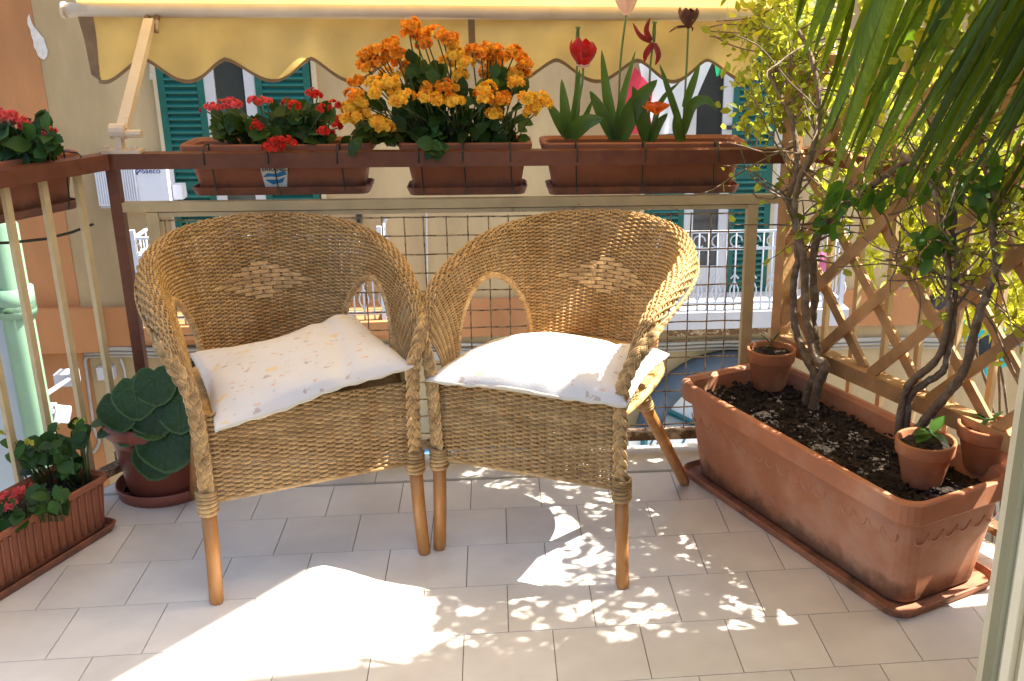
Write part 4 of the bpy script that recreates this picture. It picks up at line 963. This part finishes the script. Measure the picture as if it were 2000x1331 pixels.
kalanchoe('big kalanchoe full of orange and yellow flower clusters on the rail', ((b2[1]+b2[2])/2, PY, b2[3]-.02), heads, leaves, PY-.01, rn, hang=True)
Z1 = [(1150, 610, 'p'), (1185, 600, 'p'), (1245, 585, 'p'), (1290, 570, 'p'), (1265, 600, 'p'), (1320, 585, 'p'), (1410, 560, 'p'), (1450, 568, 'p'), (1490, 572, 'p'), (1605, 575, 'r'), (1645, 590, 'r'), (1740, 520, 'r'), (1770, 530, 'r'), (1445, 690, 'r'), (1430, 710, 'r'), (1805, 735, 'r'), (1840, 745, 'r'), (1880, 705, 'r'), (1890, 670, 'r'), (1860, 590, 'r'), (1800, 612, 'r'), (1500, 825, 'r'), (1530, 785, 'r'), (1560, 815, 'r'), (1590, 785, 'r'), (1620, 805, 'r'), (1540, 830, 'r')]
heads = [(x*.35, y*.35, mp[k]) for x, y, k in Z1]
leaves = [(rn.uniform(420, 475), rn.uniform(225, 272)) for _ in range(40)] + [(rn.uniform(475, 540), rn.uniform(235, 276)) for _ in range(30)] + [(rn.uniform(535, 625), rn.uniform(205, 276)) for _ in range(75)] + [(rn.uniform(600, 650), rn.uniform(210, 270)) for _ in range(20)]
kalanchoe('low kalanchoe with red and coral flower clusters in the stickered rail box', ((b1[1]+b1[2])/2, PY, b1[3]-.02), heads, leaves, PY-.01, rn, .013, 8, .0092, hang=True)
LP = CL + LD*.22 + LN*.125
heads = [(20, 228, 'pink'), (8, 224, 'pink'), (22, 240, 'pink'), (38, 238, 'pink'), (50, 244, 'pink'), (95, 258, 'pink'), (68, 288, 'pink')]
leaves = [(rn.uniform(-20, 100), rn.uniform(235, 315)) for _ in range(90)]+[(rn.uniform(60, 110), rn.uniform(250, 300)) for _ in range(20)]
kalanchoe('kalanchoe with small coral pink flowers in the box outside the left handrail', (LP.x, LP.y, .93), heads, leaves, LP.y, rn, .015, 8, .0105)
# trough on the floor at left
def inlf(x, y, z): return LFM @ V3((x, y, z))
lc = onz(40, 985, .19)
heads = [(-5, 975, 'pink'), (15, 968, 'pink'), (5, 995, 'pink'), (-10, 1000, 'pink'), (25, 985, 'pink'), (45, 960, 'pink'), (60, 958, 'pink'), (36, 962, 'pink'), (8, 1010, 'pink')]
leaves = [(rn.uniform(-10, 45), rn.uniform(985, 1035)) for _ in range(26)]+[(rn.uniform(60, 125), rn.uniform(955, 1000)) for _ in range(26)]
kalanchoe('low kalanchoe with coral flower domes at the near end of the floor trough', (lc.x, lc.y, .14), heads, leaves, lc.y, rn, .016, 9, .0075, leafsz=(.035, .055))
lc2 = onz(140, 935, .16)
heads = [(55, 862, 'ybud'), (62, 868, 'ybud'), (150, 828, 'ybud'), (158, 822, 'ybud'), (108, 838, 'ybud'), (6, 842, 'ybud')]
leaves = [(rn.gauss(60, 16), rn.gauss(890, 14)) for _ in range(26)]+[(rn.gauss(150, 16), rn.gauss(848, 12)) for _ in range(16)]+[(rn.gauss(115, 16), rn.gauss(880, 18)) for _ in range(26)]+[(rn.gauss(130, 12), rn.gauss(925, 12)) for _ in range(14)]
kalanchoe('leggy budding kalanchoe at the far end of the floor trough', (lc2.x, lc2.y, .14), heads, leaves, lc2.y, rn, .008, 5, .006, leafsz=(.035, .055))

# ------------------------------------------------------------------ tulips
TL = leafmesh('leaf', 'tleaf', 1, .17, 10, .5, .05, .42); TY = PY-.01
def blade(parent, pts, wd, mat='tleaf'):      # leaf along pixel path
    P = smooth_path([ony(x, y, TY+dy) for x, y, dy in pts], 5); n = len(P); mb = MB()
    for i, p in enumerate(P):
        t = i/(n-1); ww = wd*(math.sin(math.pi*min(1, .12+.88*t)**.8))**.8 if t < 1 else .0005
        d = (P[min(i+1, n-1)]-P[max(i-1, 0)]).normalized(); sd = d.cross(V3((.25, -1, .1))).normalized()
        mb.v += [tuple(p+sd*ww+V3((0, -.35*ww, 0))), tuple(p+V3((0, .15*ww, 0))), tuple(p-sd*ww+V3((0, -.35*ww, 0)))]
    for i in range(n-1): a = 3*i; mb.f += [(a, a+1, a+4, a+3), (a+1, a+2, a+5, a+4)]
    return mb.build('leaf', mat, parent, True)
def petal_cup(parent, c, h, r, mat, n=6, open_=.0, rnd=0, tilt=(0, 0)):
    rn = random.Random(int(h*1e4)+n); R = Matrix.Rotation(tilt[0], 3, 'X') @ Matrix.Rotation(tilt[1], 3, 'Y')
    for j in range(n):
        a0 = 2*math.pi*j/n + (.2 if j % 2 else 0) + rn.uniform(-.2, .2)*rnd; lean = open_ + rn.uniform(-.5, .9)*rnd; mb = MB(); hh = h*(1+rn.uniform(-.15, .1))
        rr = r*(1 if j % 2 else .9)
        def fn(a, b):
            w_ = (a-.5)*1.9*math.sin(math.pi*(.10+.80*b))**.7*(1-.85*(max(0, b-.55)/.45)**1.6); rad = rr*math.sin(math.pi*(.06+.62*b))*(1+lean*b); th = a0+w_
            return c + R @ V3((rad*math.cos(th), rad*math.sin(th), hh*b - lean*b*b*hh*.35))
        mb.grid(fn, 5, 7); mb.build('petal', mat, parent, True)
def tulip(label, stem, leaves, flower=None, pod=None, r=.0032):
    P = [ony(x, y, TY+dy) for x, y, dy in stem]; t = thing('tulip', label, 'tulip', tuple(P[0]), 0, 'tulips in the right rail box')
    pth = smooth_path(P, 5); MB().tube(pth, r, 6).build('stem', 'tstem', t, True)
    for pts, wd in leaves: blade(t, pts, wd*1.3)
    if flower: flower(t, pth[-1])
    if pod:
        m = MB(); q = pth[-1]; m.tube([q, q+V3((0, 0, .025)), q+V3((.001, 0, .05)), q+V3((.001, 0, .052)), q+V3((.001, 0, .057))], [.004, .006, .0045, .008, .007], 8); m.build('seed_pod', 'tstem', t, True)
tulip('bright red tulip with a white base', [(1118, 272, 0), (1128, 215, -.01), (1137, 165, -.015), (1139, 132, -.02)], [(((1112, 272, 0), (1104, 220, -.02), (1097, 155, -.03)), .014), (((1108, 268, 0), (1088, 230, .0), (1068, 198, .0)), .013), (((1112, 270, -.02), (1140, 240, -.05), (1178, 232, -.06)), .020)],
      lambda t, q: (petal_cup(t, q, .078, .040, 'tred', 6, .0), petal_cup(t, q-V3((0, 0, .002)), .012, .021, 'twhite', 6, .0)))
tulip('tulip stalk without petals beside the red tulip', [(1116, 272, .02), (1122, 200, .01), (1127, 130, 0), (1128, 92, -.01)], [(((1116, 270, .01), (1124, 215, .0), (1132, 135, -.01)), .011), (((1122, 270, .02), (1140, 235, .02), (1160, 190, .02)), .008)], None, True)
tulip('tall pale tulip with pink stripes cut by the top of the picture', [(1205, 275, 0), (1208, 220, 0), (1212, 120, -.01), (1223, 30, -.01)], [(((1203, 272, -.01), (1186, 190, -.02), (1175, 98, -.03)), .013), (((1200, 274, -.02), (1172, 215, -.04), (1152, 178, -.05)), .015), (((1206, 272, -.02), (1214, 200, -.03), (1241, 100, -.03)), .010), (((1210, 275, -.03), (1240, 205, -.05), (1284, 156, -.05)), .022)],
      lambda t, q: petal_cup(t, q, .085, .038, 'twhite', 6, -.05))
tulip('withered dark red tulip with drooping petals and a bare pistil', [(1268, 278, 0), (1268, 210, 0), (1270, 130, -.01), (1277, 82, -.01)], [(((1265, 276, -.02), (1250, 220, -.04), (1236, 168, -.04)), .018), (((1270, 276, -.01), (1290, 200, 0), (1328, 160, 0)), .007)],
      lambda t, q: [blade(t, p, w_, 'tdark') for p, w_ in ((((1272, 82, -.02), (1250, 70, -.03), (1236, 45, -.02)), .008), (((1272, 80, -.02), (1262, 60, -.03), (1270, 35, -.02)), .009), (((1276, 85, -.02), (1262, 105, -.03), (1259, 122, -.02)), .010), (((1278, 85, -.02), (1286, 108, -.03), (1280, 128, -.02)), .009))], True)
tulip('dried brown tulip on a thin tall stem', [(1333, 280, 0), (1336, 215, 0), (1341, 130, 0), (1344, 56, 0)], [(((1333, 278, -.02), (1322, 250, -.05), (1320, 218, -.06)), .014), (((1334, 262, -.01), (1310, 190, -.01), (1288, 125, -.01)), .009), (((1336, 210, -.01), (1352, 165, -.01), (1367, 122, 0)), .010), (((1334, 262, -.02), (1350, 208, -.04), (1378, 195, -.05), (1401, 216, -.06)), .013)],
      lambda t, q: (petal_cup(t, q, .062, .026, 'tbrown', 6, -.1, .55), blade(t, ((1340, 52, 0), (1322, 54, -.02), (1306, 64, -.02)), .004, 'tbrown'), blade(t, ((1346, 50, 0), (1352, 55, -.02), (1352, 62, -.02)), .004, 'tbrown')))
tulip('short orange red tulip low among the leaves', [(1272, 280, -.03), (1274, 250, -.04), (1282, 224, -.05)], [(((1270, 280, -.03), (1284, 245, -.05), (1304, 222, -.05)), .012)],
      lambda t, q: petal_cup(t, q, .045, .026, 'torange', 6, .5, .4))

# ------------------------------------------------------------------ awning
AY, AZ = 3.335, 1.322
aw = thing('awning', 'yellow cloth awning with scalloped valance above the front railing', 'awning', (0, AY, AZ))
XL_, XR_ = ony(128, 18, AY).x, 1.12
MB().tube([(XL_, AY, AZ), (XR_, AY, AZ)], .021, 14).build('front_bar', 'cream', aw, True)
for x in (XL_-.004, XR_+.004): MB().tube([(x-.005, AY, AZ), (x+.005, AY, AZ)], .024, 14).build('bar_cap', 'cream', aw, True)
AT = V3((0, 1.75, AZ+1.2*(AY-1.75)))
def cloth(a, b):
    x = XL_+.03+(XR_-XL_-.06)*a; y = AY+.012+(AT.y-AY)*b; z = AZ+.022+(AT.z-AZ)*b - .05*math.sin(math.pi*b); return (x, y, z)
MB().grid(cloth, 16, 16).build('cloth', 'awn', aw, True)
vx0, vx1 = ony(152, 28, AY-.012).x, ony(1482, 28, AY-.012).x
arches = [ony(x, 125, AY).x for x in (128, 289, 447, 608, 767, 925, 1086, 1243, 1382, 1535)]
def hemz(x):
    for i in range(len(arches)-1):
        if arches[i] <= x <= arches[i+1]:
            t = (x-arches[i])/(arches[i+1]-arches[i]); return AZ-.143-.066*(.5-.5*math.cos(2*math.pi*t))**.75
    return AZ-.2
def vpt(a, b):
    x = vx0+(vx1-vx0)*a; top = AZ-.018; z = top+(hemz(x)-top)*b
    fold = .014*math.sin(x*19+1)*b + .020*math.sin(x*8.3+.6)*b + .006*math.sin(x*43+2*b)*b**.5 + .010*math.sin(x*5+4*b)
    return V3((x + (.018*b if a < .02 else 0), AY-.016+fold, z))
NVv = 200
MB().grid(vpt, NVv, 10).build('valance', 'awn', aw, True)
m = MB()
P0 = [vpt(i/NVv, 1)+V3((0, -.003, 0)) for i in range(NVv+1)]; m.v = [tuple(p) for p in P0]+[tuple(p+V3((0, 0, .012))) for p in P0]; m.f = [(i, i+1, NVv+2+i, NVv+1+i) for i in range(NVv)]
m.build('hem_tape', 'awntrim', aw, True)
m = MB().grid(lambda a, b: vpt(.0+a*.021, b)+V3((0, -.003, 0)), 3, 8); m.build('side_tape', 'awntrim', aw, True)
ac_ = (ony(922, 80, AY).x-vx0)/(vx1-vx0); m = MB().grid(lambda a, b: vpt(ac_-.005+a*.010, b)+V3((0, -.003, 0)), 2, 8); m.build('seam_tape', 'awntrim', aw, True)
br = ony(235, 283, RY).x
m = MB(); m.box((br+.005, RY, zt+.004), (.10, .046, .010)); m.build('base_plate', 'cream', aw)
m = MB(); m.box((br, RY, zt+.035), (.016, .03, .055)); m.tube([(br-.02, RY, zt+.058), (br+.02, RY, zt+.058)], .021, 12); m.build('bracket', 'cream', aw)
m = MB(); m.tube([(br+.02, RY-.005, zt+.052), (br+.062, RY-.008, zt+.052)], .011, 8); m.build('tension_knob', 'cream', aw)
for dx in (-.035, .04): m = MB(); m.tube([(br+dx, RY-.01, zt+.009), (br+dx, RY-.01, zt+.02)], .007, 6); m.build('bolt', 'cream', aw)
m = MB(); m.beam((br+.01, RY, zt+.058), (br+.01, AY-.03, AZ-.03), .028, .024); m.build('arm', 'cream', aw)
m = MB(); m.tube([(br, AY-.04, AZ-.06), (br, AY-.01, AZ-.01)], .008, 6); m.tube([(br+.028, AY-.04, AZ-.06), (br+.028, AY-.01, AZ-.01)], .008, 6); m.build('arm_fork', 'rust', aw)
m = MB(); m.tube([(XR_-.06, RY+.08, zt+.06), (XR_-.06, AY-.03, AZ-.03)], .014, 8); m.build('arm', 'cream', aw)

# ------------------------------------------------------------------ climbers in the big planter
def stemz(pxs, n, r0, r1, parent, bumps=True):
    P = [ont(x, y, n) for x, y in pxs]; P = smooth_path(P, 6); rn = random.Random(len(P)+int(pxs[0][0])); k = len(P)
    rr_ = [(r0+(r1-r0)*i/(k-1))*(1+.12*rn.uniform(-1, 1)) for i in range(k)]
    MB().tube([p+V3((rn.uniform(-.0015, .0015), rn.uniform(-.0015, .0015), 0)) for p in P], rr_, 9).build('stem', 'bark', parent, True)
    return P
cl1 = thing('climber', 'climbing shrub with three twisting grey stems at the far end of the big planter', 'climber', tuple(onz(1578, 785, .26)))
cl2 = thing('climber', 'climbing shrub with three bent stems in the middle of the big planter', 'climber', tuple(onz(1770, 838, .26)))
ends = []
for pxs, n, r0, r1, par in (
    ([(1573, 800), (1578, 760), (1592, 735), (1575, 700), (1553, 637), (1550, 556), (1558, 508), (1553, 440), (1540, 390), (1556, 330), (1548, 240), (1520, 180), (1500, 140)], -.09, .014, .006, cl1),
    ([(1588, 800), (1600, 745), (1612, 715), (1590, 690), (1574, 610), (1572, 529), (1562, 470), (1552, 425), (1560, 356), (1585, 300), (1600, 220), (1590, 130), (1560, 60)], -.115, .015, .006, cl1),
    ([(1580, 800), (1590, 765), (1608, 730), (1598, 690), (1588, 637), (1591, 583), (1588, 502), (1602, 453), (1629, 421), (1666, 391), (1720, 350), (1790, 300), (1860, 250)], -.07, .014, .008, cl1),
    ([(1755, 850), (1763, 781), (1783, 743), (1824, 709), (1847, 658), (1855, 577), (1852, 515), (1838, 470), (1832, 400), (1810, 340), (1760, 300)], -.10, .011, .006, cl2),
    ([(1768, 850), (1778, 776), (1806, 750), (1842, 725), (1852, 689), (1862, 633), (1865, 577), (1870, 525), (1862, 460), (1868, 390), (1850, 320), (1840, 240)], -.085, .010, .005, cl2),
    ([(1783, 850), (1819, 807), (1857, 761), (1883, 725), (1903, 653), (1916, 602), (1929, 571), (1947, 515), (1938, 450), (1945, 390), (1925, 330), (1915, 280), (1930, 200)], -.075, .013, .008, cl2)):
    ends.append((stemz(pxs, n, r0, r1, par), par))
rn = random.Random(33)
twigs = {cl1: MB(), cl2: MB()}; tw_tips = []
def twig(P, d, L, r, mb, n=.0):
    pts = [P]; d = d.normalized()
    for i in range(5):
        d = (d + V3((rn.uniform(-.45, .45), rn.uniform(-.3, .3), rn.uniform(-.4, .45)))).normalized(); P = P + d*L/5; pts.append(P)
    pts = smooth_path(pts, 2); mb.tube(pts, [r*(1-.6*i/len(pts)) for i in range(len(pts))], 4); tw_tips.extend(pts[3:])
for P, par in ends:
    for k in range(len(P)//2, len(P), 3):
        for _ in range(2 if par is cl1 else 2):
            d = TD*rn.uniform(-1, 1) + TN*rn.uniform(-.5, .6) + V3((0, 0, rn.uniform(-.4, .8))); twig(P[k], d, rn.uniform(.12, .34), rn.uniform(.002, .004), twigs[par])
for _ in range(40):
    P = ont(rn.uniform(1620, 2000), rn.uniform(250, 520), rn.uniform(-.06, .04)); twig(P, TD*rn.uniform(-1, 1)+V3((0, 0, rn.uniform(-.7, .5))), rn.uniform(.1, .3), rn.uniform(.0015, .003), twigs[cl2])
for _ in range(26):
    P = ont(rn.uniform(1430, 1600), rn.uniform(40, 260), rn.uniform(-.06, .10)); twig(P, TD*rn.uniform(-1, .6)+V3((0, 0, rn.uniform(-.5, .5))), rn.uniform(.1, .22), rn.uniform(.0015, .003), twigs[cl1])
for px in ([(1560, 120), (1500, 75), (1440, 65), (1385, 62)], [(1545, 130), (1480, 60), (1420, 48), (1382, 55)], [(1590, 30), (1530, 10), (1470, 35), (1400, 42)], [(1560, 110), (1470, 100), (1420, 85), (1380, 60)], [(1600, 290), (1540, 215), (1500, 210), (1470, 205)], [(1545, 215), (1520, 245), (1500, 275), (1485, 262)]):
    twigs[cl1].tube(smooth_path([ont(x, y, -.02) for x, y in px], 4), .0022, 5)
for par, mb in twigs.items(): mb.build('twigs', 'bark', par, True)
# leaves: skip those whose shadow would fall in the sunlit patch of floor or on the sunlit seat
def inpoly(p, poly):
    c = False; j = len(poly)-1
    for i in range(len(poly)):
        (xi, yi), (xj, yj) = poly[i], poly[j]
        if (yi > p[1]) != (yj > p[1]) and p[0] < (xj-xi)*(p[1]-yi)/(yj-yi)+xi: c = not c
        j = i
    return c
LIT = [(onz(*q).x, onz(*q).y) for q in ((540, 1132), (840, 1180), (830, 1245), (560, 1290), (430, 1345), (180, 1345))]
SPOTS = [(onz(x, y).x, onz(x, y).y, r/2000*2.7) for x, y, r in ((1000, 1100, 38), (1110, 1050, 36), (1065, 1040, 26), (1145, 1020, 22), (1165, 1095, 28), (1060, 978, 34), (1095, 952, 30), (1010, 985, 20), (870, 955, 26), (905, 945, 26), (960, 960, 14), (1240, 905, 14), (1275, 908, 18), (1290, 1180, 14), (1260, 1210, 16), (1295, 1150, 14), (1140, 1195, 16))]
def opened(P):
    sh = shadow(P)
    if inpoly(sh, LIT) or any((sh[0]-a)**2 + ((sh[1]-b)*1.3)**2 < (r*1.25)**2 for a, b, r in SPOTS): return True
    s_ = shadow(P, .46); q = V3((s_[0], s_[1], 0)) - V3((p2.x, p2.y, 0)); u = q.dot(V3((math.cos(y2), math.sin(y2), 0))); v = q.dot(V3((-math.sin(y2), math.cos(y2), 0)))
    return (-.26 < u < .24 and -.02 < v < .42) or (.24 <= u < .34 and -.02 < v < .45 and rn.random() < .7)
def simpleleaf(mb, P, d, up, L, W):
    M4 = frame(P, d, up, 1); pts = [(0, 0, 0), (L*.3, W*.42, .08*L), (L*.68, W*.36, .06*L), (L, 0, -.06*L), (L*.68, -W*.36, .06*L), (L*.3, -W*.42, .08*L), (L*.5, 0, 0)]
    mb.add([M4 @ V3(p) for p in pts], [(0, 6, 1), (1, 6, 2), (2, 6, 3), (3, 6, 4), (4, 6, 5), (5, 6, 0)])
def rdir(r): v = V3((r.gauss(0, 1), r.gauss(0, 1), r.gauss(0, 1))); return v.normalized()
fol = MB()
def put(mb, P, L, W):
    if opened(P): return
    d = rdir(rn); d.z -= .2; simpleleaf(mb, P, d, rdir(rn), L, W)
for _ in range(1300):
    x = rn.gauss(1550, 55); y = rn.uniform(-30, 250); P = ont(x, y, rn.uniform(-.1, .12)); put(fol, P, rn.uniform(.02, .042), rn.uniform(.014, .027))
for cx_, cy_, n_ in ((1400, 70, 6), (1420, 65, 5), (1455, 40, 8), (1490, 40, 10), (1500, 75, 14), (1450, 165, 9), (1480, 150, 8), (1470, 240, 12), (1478, 262, 8), (1430, 130, 4)):
    for _ in range(n_): P = ont(cx_+rn.gauss(0, 12), cy_+rn.gauss(0, 9), rn.uniform(-.05, .02)); put(fol, P, rn.uniform(.025, .045), rn.uniform(.018, .03))
for P in tw_tips:
    if rn.random() < .42: put(fol, P+rdir(rn)*.012, rn.uniform(.022, .045), rn.uniform(.015, .028))
f1 = fol.build('foliage', 'vine', cl1, False); f1['kind'] = 'stuff'
fol = MB()
for _ in range(620):
    x = rn.uniform(1610, 2010); y = rn.uniform(0, 420); P = ont(x, y, rn.uniform(-.04, .1)); put(fol, P, rn.uniform(.025, .05), rn.uniform(.018, .032))
for _ in range(520):          # leaves added along the sun rays to block light from this floor area
    x, y = rn.uniform(850, 1180), rn.uniform(1150, 1330); F = onz(x, y)
    if math.sin(x*.045+y*.02)*math.sin(y*.08-x*.02) > .72: continue
    z = rn.uniform(1.25, 1.8); put(fol, V3((F.x+z*KX, F.y+z*KY, z)), rn.uniform(.035, .06), rn.uniform(.025, .04))
for _ in range(1000): put(fol, tp(rn.uniform(.45, 1.5), rn.uniform(-.08, .3), rn.uniform(1.12, 1.95)), rn.uniform(.035, .065), rn.uniform(.025, .042))  # overhead leaf mass added to shade the floor at right
f2 = fol.build('foliage', 'vine', cl2, False); f2['kind'] = 'stuff'
for cx_, cy_, n_, n in ((1645, 375, 6, -.1), (1610, 430, 6, -.1), (1700, 370, 5, -.1), (1820, 455, 9, -.12), (1835, 480, 6, -.12), (1870, 390, 8, -.1), (1905, 380, 7, -.1), (1890, 350, 6, -.1), (1930, 300, 4, -.1), (1780, 350, 5, -.1)):
    for _ in range(n_):
        P = ont(cx_+rn.gauss(0, 16), cy_+rn.gauss(0, 14), n+rn.uniform(-.02, .02)); d = V3((rn.uniform(-1, 1), rn.uniform(-.6, .2), rn.uniform(-1, .2)))
        if opened(P): continue
        inst('leaf', VD, frame(P, d, V3((rn.uniform(-.6, .6), -1, rn.uniform(0, 1))), rn.uniform(.045, .07)), cl2 if cx_ > 1650 else cl1)
# lobed shrub outside right railing
lobed = []
for i in range(5):
    a = (i-2)*.72; lobed += [(.55*math.cos(a-.3)*.62, .55*math.sin(a-.3)*.62), (math.cos(a)*(1-.1*abs(i-2)), math.sin(a)*(1-.1*abs(i-2))), ]
lobed += [(.55*math.cos(1.74)*.62, .55*math.sin(1.74)*.62), (-.1, 0)]
def lobleaf(mb, P, d, up, L):
    M4 = frame(P, d, up, L*.6); n = len(lobed); mb.add([M4 @ V3((.15, 0, 0))]+[M4 @ V3((x, y, -.25*(x*x+y*y)+.05)) for x, y in lobed], [(0, 1+i, 1+(i+1) % n) for i in range(n)])
ls = thing('lobed_leaf_shrub', 'backlit yellow green shrub with lobed leaves outside the right railing', 'shrub', tuple(tp(.7, .35, .0)))
mb = MB(); sm = MB()
for _ in range(10):
    b = tp(rn.uniform(.5, 1.4), rn.uniform(.25, .5), -.3); sm.tube(smooth_path([b, b+V3((rn.uniform(-.1, .1), rn.uniform(-.1, .1), .5)), b+V3((rn.uniform(-.25, .25), rn.uniform(-.15, .15), 1.0)), b+V3((rn.uniform(-.4, .4), rn.uniform(-.2, .2), 1.4))], 4), .004, 5)
sm.build('stems', 'bark', ls, True)
for _ in range(700):
    x = rn.uniform(1690, 2060); y = rn.uniform(300, 560) if x < 1850 else rn.uniform(300, 640)
    if x < 1760 and y > 470 and rn.random() < .75: continue
    if 1730 < x < 1860 and y > 540 and rn.random() < .6: continue
    P = ont(x, y, rn.uniform(.2, .5)); lobleaf(mb, P, V3((rn.uniform(-1, 1), rn.uniform(-.7, .7), rn.uniform(-1, .1))), rdir(rn)+V3((-.6, -.4, .4)), rn.uniform(.06, .11)) if not opened(P) else None
for _ in range(330):
    x = rn.uniform(1600, 2060); y = rn.uniform(120, 380); P = ont(x, y, rn.uniform(.15, .5))
    if not opened(P): lobleaf(mb, P, V3((rn.uniform(-1, 1), rn.uniform(-.7, .7), rn.uniform(-1, .1))), rdir(rn)+V3((-.6, -.4, .4)), rn.uniform(.05, .09))
lf_ = mb.build('foliage', 'maple', ls, False); lf_['kind'] = 'stuff'

# ------------------------------------------------------------------ palm fronds hanging in from the upper right
pm = thing('palm', 'drooping green palm fronds with long narrow leaflets at the upper right', 'palm', tuple(ony(2150, 900, 1.5)))
def leaflet(P0, P1, wd, sag, tw):
    mb = MB(); n = 9; d = (P1-P0); L = d.length; dn = d.normalized(); sd = dn.cross(V3((0, -1, 0))).normalized(); sd = (sd*math.cos(tw) + dn.cross(sd)*math.sin(tw)).normalized(); nr = dn.cross(sd)
    for i in range(n+1):
        t = i/n; p = P0+d*t + nr*(sag*math.sin(math.pi*t)) + V3((0, 0, -sag*.6*t*t)); ww = wd*(min(1, .55+t*2.2) if t < .3 else (1-((t-.3)/.7)**2.2)) + .0006
        mb.v += [tuple(p+sd*ww+nr*ww*.35), tuple(p), tuple(p-sd*ww+nr*ww*.35)]
    for i in range(n): a = 3*i; mb.f += [(a, a+1, a+4, a+3), (a+1, a+2, a+5, a+4)]
    return mb.build('leaflet', 'palm', pm, True)
def palm_ok(P0, P1): return not any(opened(P0.lerp(P1, t)) for t in (0, .25, .5, .75, 1))
rn = random.Random(77)
tips = []
def env(x): return np.interp(x, [1550, 1575, 1600, 1640, 1700, 1780, 1830, 1900, 2000, 2060], [95, 130, 350, 400, 370, 430, 380, 400, 400, 400])
for i in range(128):
    x = rn.uniform(1552, 2050); y = env(x)*rn.uniform(.45, 1.08)
    tips.append((x, y))
for k, (x, y) in enumerate(tips):
    slope = .30 + .30*min(1, max(0, (x-1560)/200)) + rn.uniform(-.08, .08)
    y0 = -rn.uniform(60, 260); x0 = x + slope*(y-y0); Y = rn.uniform(1.75, 2.25)
    P1 = ony(x, y, Y+rn.uniform(-.1, .1)); P0 = ony(x0, y0, Y-rn.uniform(0, .12))
    if palm_ok(P0, P1): leaflet(P0, P1, rn.uniform(.006, .0105), rn.uniform(-.02, .02), rn.uniform(-1.0, 1.0))
for k in range(0, 15, 4):          # extra fronds added above the frame to shade the right foreground
    yk = 1.15 + .058*k; dz = .10*(k % 3)
    A = V3((2.0, 1.35, 1.25)); B = V3((1.75, .5*1.35+.5*yk, 2.2+dz)); C = V3((1.15, yk, 2.4+dz)); D = V3((.66+.1*(k % 4), yk, 2.12+.5*dz))
    pts = smooth_path([A, B, C, D], 13); MB().tube(pts, [.008-.006*i/len(pts) for i in range(len(pts))], 6).build('rachis', 'kstem', pm, True)
    for i in range(9, len(pts)):
        t = (pts[min(i+1, len(pts)-1)]-pts[i-1]).normalized()
        for sd in (-1, 1):
            d = (t*.55 + t.cross(V3((0, 0, 1)))*sd*.75 + V3((0, 0, -.45+rn.uniform(-.25, .25)))).normalized(); Q = pts[i]+d*rn.uniform(.26, .40)
            if palm_ok(pts[i], Q): leaflet(pts[i], Q, rn.uniform(.011, .016), rn.uniform(-.01, .02), rn.uniform(-.5, .5))
for k in range(3):
    pts = smooth_path([ony(1640+60*k, -130, 1.85+.15*k), ony(1850+50*k, -190, 1.85+.12*k), ony(2100, -200, 1.75), ony(2250, 100, 1.5), ony(2260, 900, 1.45)], 5); MB().tube(pts, [.004+.006*i/len(pts) for i in range(len(pts))], 7).build('rachis', 'kstem', pm, True)

# ------------------------------------------------------------------ door frame at right
DY = 1.02
dj = thing('door_frame', 'cream painted door frame edge at the right border', 'door frame', tuple(onz(1990, 1331, 0)))
xj = ony(1935, 1331, DY).x
# edge profile: dark seal, cream bead, groove, cream face
for x0_, x1_, y0_, y1_, mt in ((0, .008, .0, .022, 'doorfd'), (.008, .020, -.004, .05, 'doorf'), (.020, .034, .006, .05, 'doorf'), (.034, .11, -.002, .05, 'doorf')):
    MB().box((xj+(x0_+x1_)/2, DY+(y0_+y1_)/2, 1.1), (x1_-x0_-.0006, y1_-y0_, 2.4)).build('moulding', mt, dj)

hw = thing('added_shade_wall', 'unseen plastered wall added to shade the right foreground, outside the picture at the right', 'wall', (1.9, 1.0, 0))
MB().box((1.95, 1.505, 2.4), (.3, 1.09, 5.1)).build('shading_return', 'wall', hw)  # unseen return wall, added to keep the sun off the near floor
MB().box(((xj+.115+1.80)/2, DY+.06, 2.4), (1.80-xj-.115, .16, 5.1)).build('door_side', 'wall', hw)
